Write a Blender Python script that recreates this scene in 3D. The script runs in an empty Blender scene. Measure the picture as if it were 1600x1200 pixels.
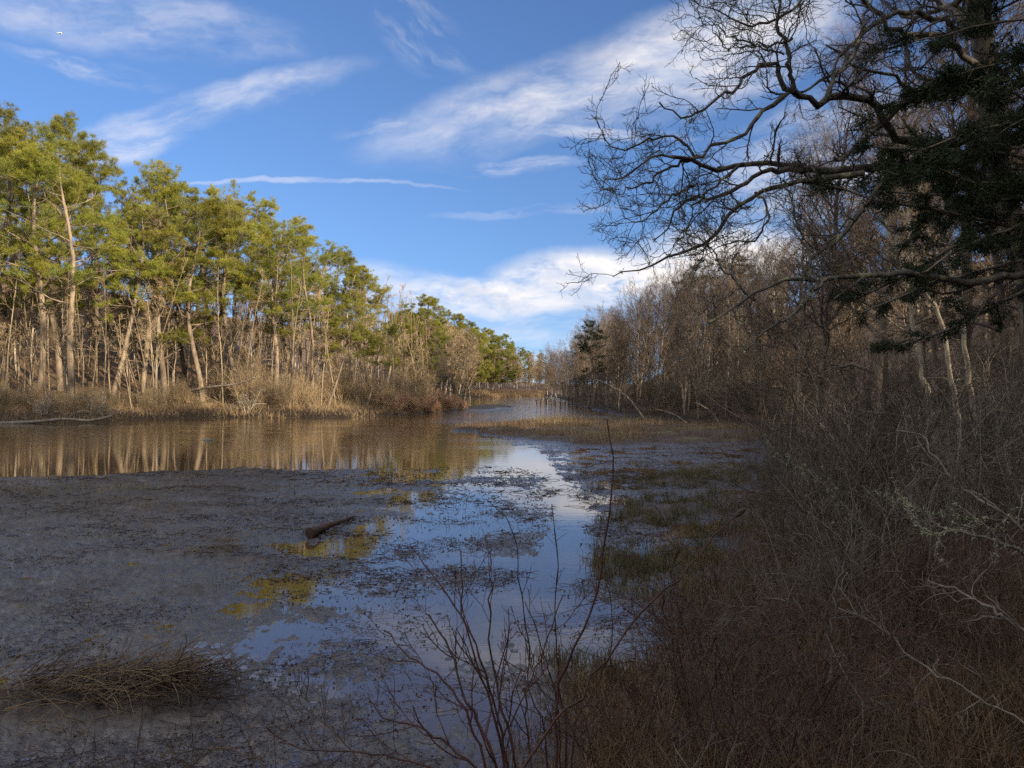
import bpy, math, random
import numpy as np
from mathutils import Vector
rng = np.random.default_rng(7)
random.seed(7)
R = math.radians
C = bpy.context.scene.collection
sc = bpy.context.scene

# ------------------------------------------------------------------ camera
CAMH, FPX = 2.2, 1209.0
cam = bpy.data.cameras.new('camera'); cam.sensor_width = 36; cam.lens = 36*FPX/1600
cam.clip_start = 0.05; cam.clip_end = 3000
co = bpy.data.objects.new('camera', cam); C.objects.link(co)
co.location = (0, 0, CAMH); co.rotation_euler = (R(90), 0, 0)
sc.camera = co
# ------------------------------------------------------------------ light
SUN_AZ, SUN_EL = 50.0, 15.0            # degrees to the right of straight behind, height
SH = np.array([math.sin(R(SUN_AZ)), -math.cos(R(SUN_AZ))])
sun = bpy.data.lights.new('sun', 'SUN'); sun.energy = 5.0; sun.angle = R(0.5); sun.color = (1.0, .83, .60)
so = bpy.data.objects.new('sun', sun); C.objects.link(so)
sv = Vector((SH[0]*math.cos(R(SUN_EL)), SH[1]*math.cos(R(SUN_EL)), math.sin(R(SUN_EL))))
so.rotation_euler = (-sv).to_track_quat('-Z', 'Y').to_euler(); so.location = (30, -30, 40)
sc.view_settings.view_transform = 'Standard'; sc.view_settings.look = 'None'
sc.view_settings.exposure = 0.80; sc.view_settings.gamma = 1
sc.cycles.max_bounces = 5; sc.cycles.diffuse_bounces = 2; sc.cycles.glossy_bounces = 2
sc.cycles.transmission_bounces = 1; sc.cycles.transparent_max_bounces = 4
sc.cycles.use_denoising = False
sc.cycles.caustics_reflective = False; sc.cycles.caustics_refractive = False

class NT:
    def __init__(s, tree): s.t = tree; s.n = tree.nodes; s.l = tree.links
    def new(s, typ, **kw):
        n = s.n.new(typ)
        for k, v in kw.items(): setattr(n, k, v)
        return n
    def put(s, sock, v):
        if isinstance(v, bpy.types.NodeSocket): s.l.new(v, sock)
        else: sock.default_value = v
    def m(s, op, a, b=None, c=None, clamp=False):
        n = s.new('ShaderNodeMath', operation=op, use_clamp=clamp)
        s.put(n.inputs[0], a)
        if b is not None: s.put(n.inputs[1], b)
        if c is not None: s.put(n.inputs[2], c)
        return n.outputs[0]
    def vec(s, x, y, z):
        n = s.new('ShaderNodeCombineXYZ')
        for i, v in enumerate((x, y, z)): s.put(n.inputs[i], v)
        return n.outputs[0]
    def noise(s, vec, scale, detail=4, rough=.55, out=0, dist=0.):
        n = s.new('ShaderNodeTexNoise'); s.put(n.inputs['Vector'], vec)
        n.inputs['Scale'].default_value = scale; n.inputs['Detail'].default_value = detail
        n.inputs['Roughness'].default_value = rough; n.inputs['Distortion'].default_value = dist
        return n.outputs[out]
    def rng(s, v, a, b, c=0., d=1., smooth=True):
        n = s.new('ShaderNodeMapRange', interpolation_type='SMOOTHSTEP' if smooth else 'LINEAR')
        s.put(n.inputs[0], v)
        for i, q in enumerate((a, b, c, d)): s.put(n.inputs[i+1], q)
        return n.outputs[0]
    def mix(s, f, a, b):
        n = s.new('ShaderNodeMix', data_type='RGBA')
        s.put(n.inputs['Factor'], f)
        s.put(n.inputs[6], a if isinstance(a, bpy.types.NodeSocket) else (*a, 1))
        s.put(n.inputs[7], b if isinstance(b, bpy.types.NodeSocket) else (*b, 1))
        return n.outputs[2]

w = bpy.data.worlds.new('World'); sc.world = w; w.use_nodes = True
t = NT(w.node_tree); t.n.clear()
sky = t.new('ShaderNodeTexSky', sky_type='NISHITA'); sky.sun_disc = False
sky.sun_elevation = R(SUN_EL); sky.sun_rotation = R(180-SUN_AZ)
sky.air_density = 1.0; sky.dust_density = 0.0; sky.ozone_density = 3.5
bg = t.new('ShaderNodeBackground'); out = t.new('ShaderNodeOutputWorld')
t.l.new(bg.outputs[0], out.inputs[0])
tc = t.new('ShaderNodeTexCoord'); sp = t.new('ShaderNodeSeparateXYZ'); t.l.new(tc.outputs['Generated'], sp.inputs[0])
yy = t.m('MAXIMUM', sp.outputs[1], .08)
cx = t.m('DIVIDE', sp.outputs[0], yy); cz = t.m('DIVIDE', sp.outputs[2], yy)
front = t.rng(sp.outputs[1], .45, .66)
wob = t.new('ShaderNodeSeparateXYZ')
t.l.new(t.noise(t.vec(cx, cz, 0.), 3.2, 5, .6, out=1), wob.inputs[0])
wx = t.m('MULTIPLY_ADD', t.m('SUBTRACT', wob.outputs[0], .5), .16, cx)
wz = t.m('MULTIPLY_ADD', t.m('SUBTRACT', wob.outputs[1], .5), .07, cz)
def cloud(px, py, rx, ry, rot, st, lo, hi, amp, sc_=9., soft=True):
    """a cloud band fixed on the sky: centre and radii as directions, rot = slope, st = how streaky"""
    X0, Z0 = (px-800)/FPX, (600-py)/FPX; c_, s_ = math.cos(R(rot)), math.sin(R(rot))
    dx = t.m('SUBTRACT', wx, X0); dz = t.m('SUBTRACT', wz, Z0)
    u = t.m('ADD', t.m('MULTIPLY', dx, c_), t.m('MULTIPLY', dz, s_))
    v = t.m('SUBTRACT', t.m('MULTIPLY', dz, c_), t.m('MULTIPLY', dx, s_))
    e = t.m('ADD', t.m('POWER', t.m('ABSOLUTE', t.m('DIVIDE', u, rx/FPX)), 2.), t.m('POWER', t.m('ABSOLUTE', t.m('DIVIDE', v, ry/FPX)), 2.))
    mask = t.rng(e, 1., 0.) if soft else t.rng(e, 1., .55)
    nz = t.noise(t.vec(t.m('ADD', u, px*.013), t.m('MULTIPLY', v, st), py*.01), sc_, 7, .62)
    d = t.m('MULTIPLY', mask, amp)
    return t.m('MULTIPLY', t.rng(nz, lo, hi), d)
bands = [cloud(880, 150, 370, 78, 17, 2.8, .18, .80, .76), cloud(1090, 85, 280, 110, 20, 2.4, .15, .75, .9),
         cloud(700, 195, 190, 26, 8, 5, .35, .65, .5), cloud(900, 212, 220, 16, -3, 6, .35, .65, .5),
         cloud(330, 165, 290, 36, 15, 3., .22, .78, .66), cloud(190, 225, 120, 40, 10, 3, .32, .68, .55),
         cloud(200, 40, 330, 66, -8, 2.2, .26, .8, .5), cloud(130, 110, 150, 22, -15, 4, .38, .66, .35),
         cloud(660, 60, 120, 60, -40, 4, .4, .7, .28), cloud(470, 288, 270, 5, -1.5, 3, .15, .6, .36),
         cloud(790, 262, 160, 14, 1, 5, .35, .65, .32), cloud(830, 330, 190, 10, 3, 5, .35, .65, .25),
         cloud(560, 445, 330, 40, -3, 3, .3, .7, .5), cloud(1300, 250, 240, 120, 15, 3, .35, .65, .5),
         cloud(880, 520, 380, 60, 0, 5, .25, .7, .42),
         cloud(760, 458, 190, 34, -3, 1.8, .25, .48, 1., 11), cloud(940, 425, 225, 50, 2, 2.0, .26, .52, 1.1, 12, True),
         cloud(1120, 400, 200, 62, 4, 1.9, .22, .5, 1.1, 11, True), cloud(830, 470, 260, 30, 2, 3, .25, .5, .8)]
dens = 0.
for b in bands: dens = t.m('MAXIMUM', dens, b)
dens = t.m('MULTIPLY', dens, front)
# unseen thin cloud outside the view, added and brightened for fill light
zz = t.m('MAXIMUM', sp.outputs[2], .06)
lift = t.m('MULTIPLY_ADD', t.m('MAXIMUM', sp.outputs[2], 0.), .80, .085)
t.l.new(t.vec(sp.outputs[0], sp.outputs[1], lift), sky.inputs[0]) if len(sky.inputs) else None
gen = t.rng(t.noise(t.vec(t.m('DIVIDE', sp.outputs[0], zz), t.m('MULTIPLY', t.m('DIVIDE', sp.outputs[1], zz), 2.2), 0.), .9, 6, .6), .33, .58, 0., .85)
dens = t.m('MAXIMUM', dens, t.m('MULTIPLY', gen, t.m('SUBTRACT', 1., front)))
shade = t.rng(t.noise(t.vec(wx, t.m('MULTIPLY', wz, 3.), 0.), 9., 5, .6), .35, .62)
ccol = t.mix(shade, (3.9, 4.3, 5.2), (6.3, 6.0, 5.9))
hs = t.new('ShaderNodeVectorMath', operation='MULTIPLY'); t.l.new(sky.outputs[0], hs.inputs[0]); hs.inputs[1].default_value = (.74, .80, .98)
ccol = t.mix(front, (9.5, 9., 8.4), ccol)  # out-of-view cloud made brighter to lift the shaded foreground
t.l.new(t.mix(dens, hs.outputs[0], ccol), bg.inputs['Color'])
bg.inputs[1].default_value = 0.10

# ------------------------------------------------------------------ numpy tools
def ss(x, a, b):
    q = np.clip((x-a)/(b-a), 0, 1); return q*q*(3-2*q)
def _h(ix, iy, s):
    n = (ix.astype(np.int64)*374761393 + iy.astype(np.int64)*668265263 + s*1442695041) & 0xffffffff
    n = ((n ^ (n >> 13))*1274126177) & 0xffffffff
    return ((n ^ (n >> 16)) & 0xffff)/65535.0
def vn(x, y, s=0):
    ix, iy = np.floor(x), np.floor(y); fx, fy = x-ix, y-iy
    fx = fx*fx*(3-2*fx); fy = fy*fy*(3-2*fy)
    a = _h(ix, iy, s); b = _h(ix+1, iy, s); c = _h(ix, iy+1, s); d = _h(ix+1, iy+1, s)
    return (a+(b-a)*fx)*(1-fy)+(c+(d-c)*fx)*fy
def fbm(x, y, s=0, o=4):
    r = 0; a = .5; tot = 0
    for i in range(o): r = r+a*vn(x*2**i, y*2**i, s+i*17); tot += a; a *= .5
    return r/tot
def g(px, py, h=0.):
    d = (CAMH-h)*FPX/(py-600); return ((px-800)/FPX*d, d)
def P3(px, py, d): return ((px-800)/FPX*d, d, CAMH+(600-py)/FPX*d)
def sdist(x, y, poly):
    """distance to a polygon's edge, negative inside"""
    poly = np.array(poly, float); n = len(poly)
    best = np.full(x.shape, 1e9); ins = np.zeros(x.shape, bool)
    for i in range(n):
        ax, ay = poly[i]; bx, by = poly[(i+1) % n]; ex, ey = bx-ax, by-ay
        tt = np.clip(((x-ax)*ex+(y-ay)*ey)/(ex*ex+ey*ey+1e-12), 0, 1)
        best = np.minimum(best, (x-ax-tt*ex)**2+(y-ay-tt*ey)**2)
        cond = ((ay > y) != (by > y)) & (x < (bx-ax)*(y-ay)/(by-ay+1e-12)+ax)
        ins ^= cond
    d = np.sqrt(best); return np.where(ins, -d, d)

# ------------------------------------------------------------------ layout of the ground
LSH = [(-900, 690), (-400, 672), (0, 660), (150, 660), (300, 653), (450, 653), (560, 652), (650, 647), (718, 641)]
BASIN = [g(*p) for p in LSH] + [g(735, 637), g(722, 633), g(700, 629), g(715, 624), g(760, 620), g(850, 618.5), g(868, 622), g(893, 630),
         g(930, 640), g(965, 648), g(1050, 656), g(1150, 664), g(1195, 670), g(1185, 700), g(1165, 760), g(1135, 830), g(1120, 920),
         g(1085, 1020), g(940, 1120)] + [(-.5, 3.7), (-3, 3.3), (-8, 3), (-20, 1), (-60, -5), (-90, 30)]
CHAN = [g(*p) for p in [(-1500, 760), (-400, 753), (0, 747), (330, 738), (500, 734), (700, 731), (800, 728), (842, 738), (858, 765), (862, 800),
        (848, 850), (838, 895), (790, 930), (730, 962), (690, 1010), (740, 1015), (800, 985), (870, 950), (905, 900), (908, 850), (918, 800),
        (905, 770), (880, 745), (855, 718), (840, 701), (770, 692), (706, 680), (700, 668), (790, 657), (930, 649), (1000, 656), (1100, 664),
        (1190, 671), (1260, 660), (900, 614), (500, 614), (-1500, 640)]]
ISLE = [g(*p) for p in [(712, 671), (745, 663), (830, 658), (900, 655), (1000, 660), (1100, 668), (1200, 676), (1200, 691), (1090, 696),
        (950, 697), (860, 691), (770, 683)]]
SPIT = [g(*p) for p in [(690, 642), (765, 641), (815, 636.5), (800, 632.5), (730, 632)]]
def ground(x, y, attrs=False):
    x = np.asarray(x, float); y = np.asarray(y, float)
    sc1 = np.clip(y/30, .25, 1.5)
    jit = (fbm(x*.9, y*.9, 3)-.5)*.9*sc1+(fbm(x*4, y*4, 5)-.5)*.25
    dl = sdist(x, y, BASIN)+jit
    dc = sdist(x, y, CHAN)+(fbm(x*1.7, y*1.7, 11)-.5)*.5+(fbm(x*7, y*7, 12)-.5)*.16
    di = sdist(x, y, ISLE)+(fbm(x*.8, y*.8, 21)-.5)*2.2
    ds = sdist(x, y, SPIT)+(fbm(x*.5, y*.5, 22)-.5)*2
    # wet flats: a few centimetres of relief either side of the water level
    wetc = np.exp(-(((x+.8-(y-11)*-.06)/2.6)**2))*ss(y, 4.2, 6.5)
    lump = (fbm(x*1.5, y*1.6, 31, 5)-.5)
    fine = (fbm(x*14, y*9, 33, 4)-.5)+.7*(fbm(x*24, y*8, 35, 3)-.5)
    dry = np.exp(-(((x+9)/5.5)**2+((y-15.8)/2.6)**2))
    rightwet = ss(x, 1., 2.5)*ss(y, 7, 11)
    z = .017+lump*.066+fine*.055-.039*wetc+.014*ss(-x, 1.6, 3.6)*(1-ss(y, 13, 15))*ss(y, 5.2, 6.5)+dry*(.07+lump*.12)+rightwet*(lump*.08-.008)
    # wrack mounds
    for (mx, my, rx, ry, hh) in [(g(365, 742)+(1.3, .5, .12)), (g(790, 752)+(1.2, .9, .035)), (g(780, 850)+(.55, .8, .04)), (g(700, 905)+(.8, .5, .035)),
                                 (g(120, 1105)+(.9, .28, .10)), (g(270, 1090)+(.25, .2, .10)), (g(330, 865)+(.35, .3, .05)), (g(420, 880)+(.8, .45, .028)), (g(300, 930)+(.7, .3, .022)), (g(520, 960)+(.7, .25, .02)), (g(610, 1040)+(.5, .2, .02)), (g(600, 790)+(.6, .6, .018)),
                                 (g(1080, 755)+(1., .9, .12)), (g(1060, 800)+(.7, .6, .10)), (g(1000, 930)+(.5, .5, .05)), (g(1130, 735)+(1., 1., .15))]:
        q = ((x-mx)/rx)**2+((y-my)/ry)**2
        z = z+np.exp(-q)*hh*(.55+.9*fbm(x*5, y*5, 41))
    isl = ss(-di, -.3, 1.2); z = z*(1-isl)+isl*(.10+.12*fbm(x*1.2, y*1.2, 51)+.05*lump)
    sp_ = ss(-ds, -.5, 1.5); z = z*(1-sp_)+sp_*(.10+.05*lump)
    ch = ss(-dc, -.10, .5)*(1-isl)*(1-sp_); z = z*(1-ch)+ch*(-.22)
    # banks and hills
    wl = (1-ss(x, -6, 16))*ss(y, 20, 40)
    hl = 0.55*ss(dl, -.2, 2.2)+.5*ss(dl, 2, 9)+13*ss(dl, 4, 48)*(1-.85*ss(x, -24, 0)*ss(y, 60, 82))
    hr = 0.45*ss(dl, -.2, 2.5)+.4*ss(dl, 3, 10)+5.2*ss(dl, 3, 24)*(1-.8*ss(y, 75, 110))
    hr = hr+4.2*ss(dl, 3, 20)*ss(y, 32, 46)*(1-ss(y, 85, 115))
    u = x*SH[0]+y*SH[1]; v = -x*SH[1]+y*SH[0]
    hr = hr+11*ss(u, 10, 34)*(1-ss(v, 8, 24))+3*ss(u, 34, 90)  # unseen ridge behind the view, shaped to cast shade on the flats
    hz = wl*hl+(1-wl)*hr+(fbm(x*.35, y*.35, 61)-.5)*.6*ss(dl, 1, 8)+(fbm(x*2, y*2, 62)-.5)*.16*ss(dl, 0, 2)
    land = ss(dl, -.25, .35)
    z = z*(1-land)+land*(hz+.03)
    if attrs: return z, land, isl, dry, wl, dl, dc
    return z
def gz(x, y): return float(ground(np.array([x]), np.array([y]))[0])

# ------------------------------------------------------------------ mesh tools
def mesh(name, V, faces, smooth=True, mat=None):
    me = bpy.data.meshes.new(name)
    V = np.ascontiguousarray(V, dtype=np.float32).reshape(-1, 3)
    faces = [np.asarray(f, dtype=np.int32) for f in faces if len(f)]
    me.vertices.add(len(V)); me.vertices.foreach_set('co', V.ravel())
    nl = sum(f.size for f in faces); npoly = sum(len(f) for f in faces)
    me.loops.add(nl); me.loops.foreach_set('vertex_index', np.concatenate([f.ravel() for f in faces]))
    me.polygons.add(npoly)
    tot = np.concatenate([np.full(len(f), f.shape[1], np.int32) for f in faces])
    st = np.concatenate([[0], np.cumsum(tot)[:-1]]).astype(np.int32)
    me.polygons.foreach_set('loop_start', st)
    me.polygons.foreach_set('use_smooth', np.full(npoly, smooth))
    me.update(calc_edges=True)
    if mat: me.materials.append(mat)
    return me
class MB:
    def __init__(s): s.V = []; s.F = []; s.n = 0
    def add(s, V, F):
        V = np.asarray(V, float).reshape(-1, 3)
        s.V.append(V); s.F.append(np.asarray(F, np.int64)+s.n); s.n += len(V); return s
    def tubes(s, P, Rr, k=5):
        P = np.asarray(P, float); Rr = np.asarray(Rr, float); M, n, _ = P.shape
        if M == 0: return s
        T = np.gradient(P, axis=1); T /= np.linalg.norm(T, axis=2, keepdims=True)+1e-9
        av = T.mean(axis=1); ref = np.where(np.abs(av[:, 2:3]) > .8, np.array([[1., .13, 0]]), np.array([[.07, .05, 1.]]))
        A = np.cross(T, ref[:, None, :]); A /= np.linalg.norm(A, axis=2, keepdims=True)+1e-9
        B = np.cross(T, A)
        an = np.arange(k)*2*np.pi/k
        ring = P[:, :, None, :]+Rr[:, :, None, None]*(np.cos(an)[None, None, :, None]*A[:, :, None, :]+np.sin(an)[None, None, :, None]*B[:, :, None, :])
        idx = np.arange(M*n*k).reshape(M, n, k)
        a = idx[:, :-1, :]; b = np.roll(idx, -1, axis=2)[:, :-1, :]; c = np.roll(idx, -1, axis=2)[:, 1:, :]; d = idx[:, 1:, :]
        s.add(ring.reshape(-1, 3), np.stack([a, b, c, d], -1).reshape(-1, 4))
        if k >= 3:                                            # close the tips
            s.F.append(np.zeros((0, 4), int))
        return s
    def ribbons(s, P, W, side=None):
        P = np.asarray(P, float); M, n, _ = P.shape
        if side is None:
            a = rng.uniform(0, np.pi*2, M); side = np.stack([np.cos(a), np.sin(a), np.zeros(M)], 1)
        o = side[:, None, :]*np.asarray(W)[:, :, None]
        V = np.stack([P-o, P+o], 2); idx = np.arange(M*n*2).reshape(M, n, 2)
        F = np.stack([idx[:, :-1, 0], idx[:, :-1, 1], idx[:, 1:, 1], idx[:, 1:, 0]], -1).reshape(-1, 4)
        return s.add(V.reshape(-1, 3), F)
    def needles(s, c, d, wd):
        """c base, d full vector, wd half width: one kite-shaped leaf each"""
        M = len(c); r = rng.normal(size=(M, 3)); sd = np.cross(d, r); sd /= np.linalg.norm(sd, axis=1, keepdims=True)+1e-9
        sd *= np.asarray(wd).reshape(-1, 1)
        V = np.stack([c, c+d*.45+sd, c+d, c+d*.45-sd], 1)
        return s.add(V.reshape(-1, 3), np.arange(M*4).reshape(M, 4))
    def build(s, name, mat, smooth=True):
        V = np.concatenate(s.V); by = {}
        for f in s.F:
            if len(f): by.setdefault(f.shape[1], []).append(f)
        return mesh(name, V, [np.concatenate(v) for v in by.values()], smooth, mat)
def unit(v): return v/(np.linalg.norm(v, axis=-1, keepdims=True)+1e-9)
def grow(P, Rr, per, t0, t1, ln, ang, n=6, wander=.25, up=.1, r0=.6, r1=.15, rmin=.002, taper_len=True, flat=0.):
    """children along parent paths. P (M,k,3). ln = length or (M,) array relative; returns P2, R2"""
    M, k, _ = P.shape
    pi = np.repeat(np.arange(M), per)
    N = len(pi); tt = np.tile(np.linspace(0, 1, per, endpoint=False)+.5/per, M)+rng.uniform(-.5, .5, N)/per
    tt = t0+(t1-t0)*np.clip(tt, 0, 1)
    f = tt*(k-1); i0 = np.clip(f.astype(int), 0, k-2); fr = (f-i0)[:, None]
    p = P[pi, i0]*(1-fr)+P[pi, i0+1]*fr; r = Rr[pi, i0]*(1-fr[:, 0])+Rr[pi, i0+1]*fr[:, 0]
    td = unit(P[pi, i0+1]-P[pi, i0])
    rv = rng.normal(size=(N, 3)); rv[:, 2] *= (1-flat); side = unit(rv-(rv*td).sum(1, keepdims=True)*td)
    a = np.radians(ang)+rng.normal(0, .18, N); d = unit(td*np.cos(a)[:, None]+side*np.sin(a)[:, None])
    L = np.broadcast_to(np.asarray(ln, float), (M,))[pi]*rng.uniform(.6, 1.15, N)
    if taper_len: L = L*(1-.55*(tt-t0)/(max(t1-t0, 1e-3)))
    pts = [p]; cur = p
    for j in range(n-1):
        d = unit(d+rng.normal(0, wander, (N, 3))+np.array([0, 0, up])); cur = cur+d*(L/(n-1))[:, None]; pts.append(cur)
    P2 = np.stack(pts, 1); s_ = np.linspace(0, 1, n)
    R2 = np.maximum(r[:, None]*(r0*(1-s_)+r1*s_)[None, :], rmin)
    return P2, R2
def resample(pts, n):
    pts = np.array(pts, float); q = np.concatenate([[0], np.cumsum(np.linalg.norm(np.diff(pts, axis=0), axis=1))])
    # Catmull-Rom through the points
    ext = np.vstack([2*pts[0]-pts[1], pts, 2*pts[-1]-pts[-2]]); out_ = []
    for tq in np.linspace(0, q[-1], n):
        i = min(np.searchsorted(q, tq, side='right')-1, len(pts)-2); f = (tq-q[i])/(q[i+1]-q[i]+1e-9)
        p0, p1, p2, p3 = ext[i], ext[i+1], ext[i+2], ext[i+3]
        out_.append(.5*((2*p1)+(-p0+p2)*f+(2*p0-5*p1+4*p2-p3)*f*f+(-p0+3*p1-3*p2+p3)*f**3))
    return np.array(out_)

# ------------------------------------------------------------------ objects
def tag(o, label=None, cat=None, group=None, kind=None):
    if label: o['label'] = label
    if cat: o['category'] = cat
    if group: o['group'] = group
    if kind: o['kind'] = kind
    return o
def ob(name, me, parent=None, loc=(0, 0, 0)):
    o = bpy.data.objects.new(name, me); C.objects.link(o); o.location = loc
    if parent: o.parent = parent
    return o
def empty(name, loc=(0, 0, 0), rz=0, s=1):
    o = bpy.data.objects.new(name, None); C.objects.link(o); o.location = loc; o.rotation_euler = (0, 0, rz)
    o.scale = (s, s, s); o.empty_display_size = .2; return o
def place(proto, name, loc, rz, s, label, cat, group=None, tilt=(0, 0)):
    """proto: list of (part name, mesh)"""
    o = empty(name, loc, rz, 1)
    o.scale = s if isinstance(s, tuple) else (s, s, s)
    o.rotation_euler = (tilt[0], tilt[1], rz)
    tag(o, label, cat, group)
    for pn, me in proto: ob(pn, me, o)
    return o

# ------------------------------------------------------------------ materials
def principled(name):
    m = bpy.data.materials.new(name); m.use_nodes = True; t = NT(m.node_tree)
    return m, t, t.n['Principled BSDF']
def bark(name, a, b, scale=6., rnd=.25, rough=.85, moss=None):
    m, t, p = principled(name); tc = t.new('ShaderNodeTexCoord'); oi = t.new('ShaderNodeObjectInfo')
    pos = tc.outputs['Object']
    mp = t.new('ShaderNodeMapping'); t.l.new(pos, mp.inputs[0]); mp.inputs['Scale'].default_value = (1, 1, .25)
    f = t.noise(mp.outputs[0], scale, 5, .65)
    col = t.mix(t.rng(f, .3, .7), a, b)
    if moss:
        col = t.mix(t.rng(t.noise(pos, scale*.5, 4, .6), .55, .68), col, moss)
    h = t.new('ShaderNodeHueSaturation'); t.l.new(col, h.inputs['Color'])
    t.put(h.inputs['Value'], t.rng(oi.outputs['Random'], 0., 1., 1-rnd, 1+rnd, False))
    t.l.new(h.outputs[0], p.inputs['Base Color']); p.inputs['Roughness'].default_value = rough
    p.inputs['Specular IOR Level'].default_value = .25
    bp = t.new('ShaderNodeBump'); bp.inputs['Strength'].default_value = .5; bp.inputs['Distance'].default_value = .03
    t.l.new(t.noise(mp.outputs[0], scale*3, 4, .6), bp.inputs['Height']); t.l.new(bp.outputs[0], p.inputs['Normal'])
    return m
def leafy(name, a, b, c, scale=.8, trans=.25, rnd=.2, rough=.6):
    """foliage: colour changes leaf by leaf and clump by clump"""
    m, t, p = principled(name); tc = t.new('ShaderNodeTexCoord'); oi = t.new('ShaderNodeObjectInfo'); ge = t.new('ShaderNodeNewGeometry')
    f = t.rng(t.noise(tc.outputs['Object'], scale, 3, .5), .35, .65)
    col = t.mix(ge.outputs['Random Per Island'], a, b)
    col = t.mix(t.m('MULTIPLY', f, .6), col, c)
    h = t.new('ShaderNodeHueSaturation'); t.l.new(col, h.inputs['Color'])
    t.put(h.inputs['Value'], t.rng(oi.outputs['Random'], 0., 1., 1-rnd, 1+rnd, False))
    t.put(h.inputs['Hue'], t.rng(t.m('FRACT', t.m('MULTIPLY', oi.outputs['Random'], 7.3)), 0., 1., .485, .512, False))
    t.l.new(h.outputs[0], p.inputs['Base Color']); p.inputs['Roughness'].default_value = rough
    p.inputs['Specular IOR Level'].default_value = .3
    if trans:
        tr = t.new('ShaderNodeBsdfTranslucent'); t.l.new(h.outputs[0], tr.inputs[0])
        mx = t.new('ShaderNodeMixShader'); mx.inputs[0].default_value = trans
        t.l.new(p.outputs[0], mx.inputs[1]); t.l.new(tr.outputs[0], mx.inputs[2])
        t.l.new(mx.outputs[0], t.n['Material Output'].inputs[0])
    return m
M_pbark = bark('pine bark', (.30, .235, .165), (.09, .07, .055), 3.5, .4)
M_bark = bark('grey bark', (.36, .31, .25), (.18, .15, .12), 6, .3, moss=(.22, .22, .14))
M_sap = bark('sapling bark', (.36, .285, .19), (.15, .115, .08), 5, .35)
M_twig = bark('tan twigs', (.40, .305, .185), (.24, .18, .11), 4, .35)
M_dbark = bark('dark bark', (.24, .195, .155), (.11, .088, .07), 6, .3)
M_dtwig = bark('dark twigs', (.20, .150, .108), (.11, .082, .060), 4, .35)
M_obark = bark('oak bark', (.16, .14, .115), (.05, .043, .037), 9, .0, moss=(.30, .28, .16))
M_otwig = bark('oak twigs', (.09, .075, .06), (.05, .042, .036), 5, 0)
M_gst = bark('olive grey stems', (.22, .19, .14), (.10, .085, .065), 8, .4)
M_nt_shade = bark('shade-darkened thicket twigs', (.095, .068, .047), (.04, .03, .023), 5, .4)  # darker copy of the dark twigs, thicket shade put into the colour
M_ng_shade = bark('shade-darkened grey stems', (.19, .165, .135), (.09, .075, .06), 7, .4)  # grey bark darkened, the thicket's shade painted into its colour
M_pale = bark('pale bark', (.50, .44, .33), (.22, .18, .14), 9, .1)
M_red = bark('red cane', (.075, .032, .026), (.035, .021, .018), 12, .25, .55)
M_brn = bark('brown cane', (.12, .078, .048), (.045, .032, .023), 12, .3, .7)
M_lich = leafy('lichen', (.30, .33, .22), (.20, .22, .14), (.34, .34, .2), 3, 0, .1, .9)
M_need = leafy('pine needles', (.21, .215, .035), (.35, .32, .05), (.13, .17, .032), .55, .33, .25)
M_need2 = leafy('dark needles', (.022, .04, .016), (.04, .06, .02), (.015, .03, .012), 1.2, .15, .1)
M_oakl = leafy('dead leaves', (.22, .12, .06), (.30, .17, .08), (.18, .10, .05), 1, .2)
M_gold = leafy('dry grass', (.36, .28, .15), (.25, .185, .10), (.30, .22, .12), .3, .2, .1)
M_brg = leafy('marsh grass', (.22, .145, .085), (.11, .07, .045), (.26, .18, .10), .25, .15, .1)
M_grn = leafy('green sedge', (.07, .07, .03), (.13, .095, .045), (.045, .045, .022), .8, .15, .1)
M_redt = leafy('red twigs', (.46, .27, .17), (.40, .26, .17), (.46, .32, .18), .4, .0)
M_deb = leafy('wet leaves', (.035, .022, .015), (.06, .035, .022), (.02, .014, .011), 1.5, 0, .05, .5)
M_rope = leafy('straw', (.24, .165, .095), (.10, .07, .045), (.16, .11, .065), 3, .1, .05)

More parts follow.
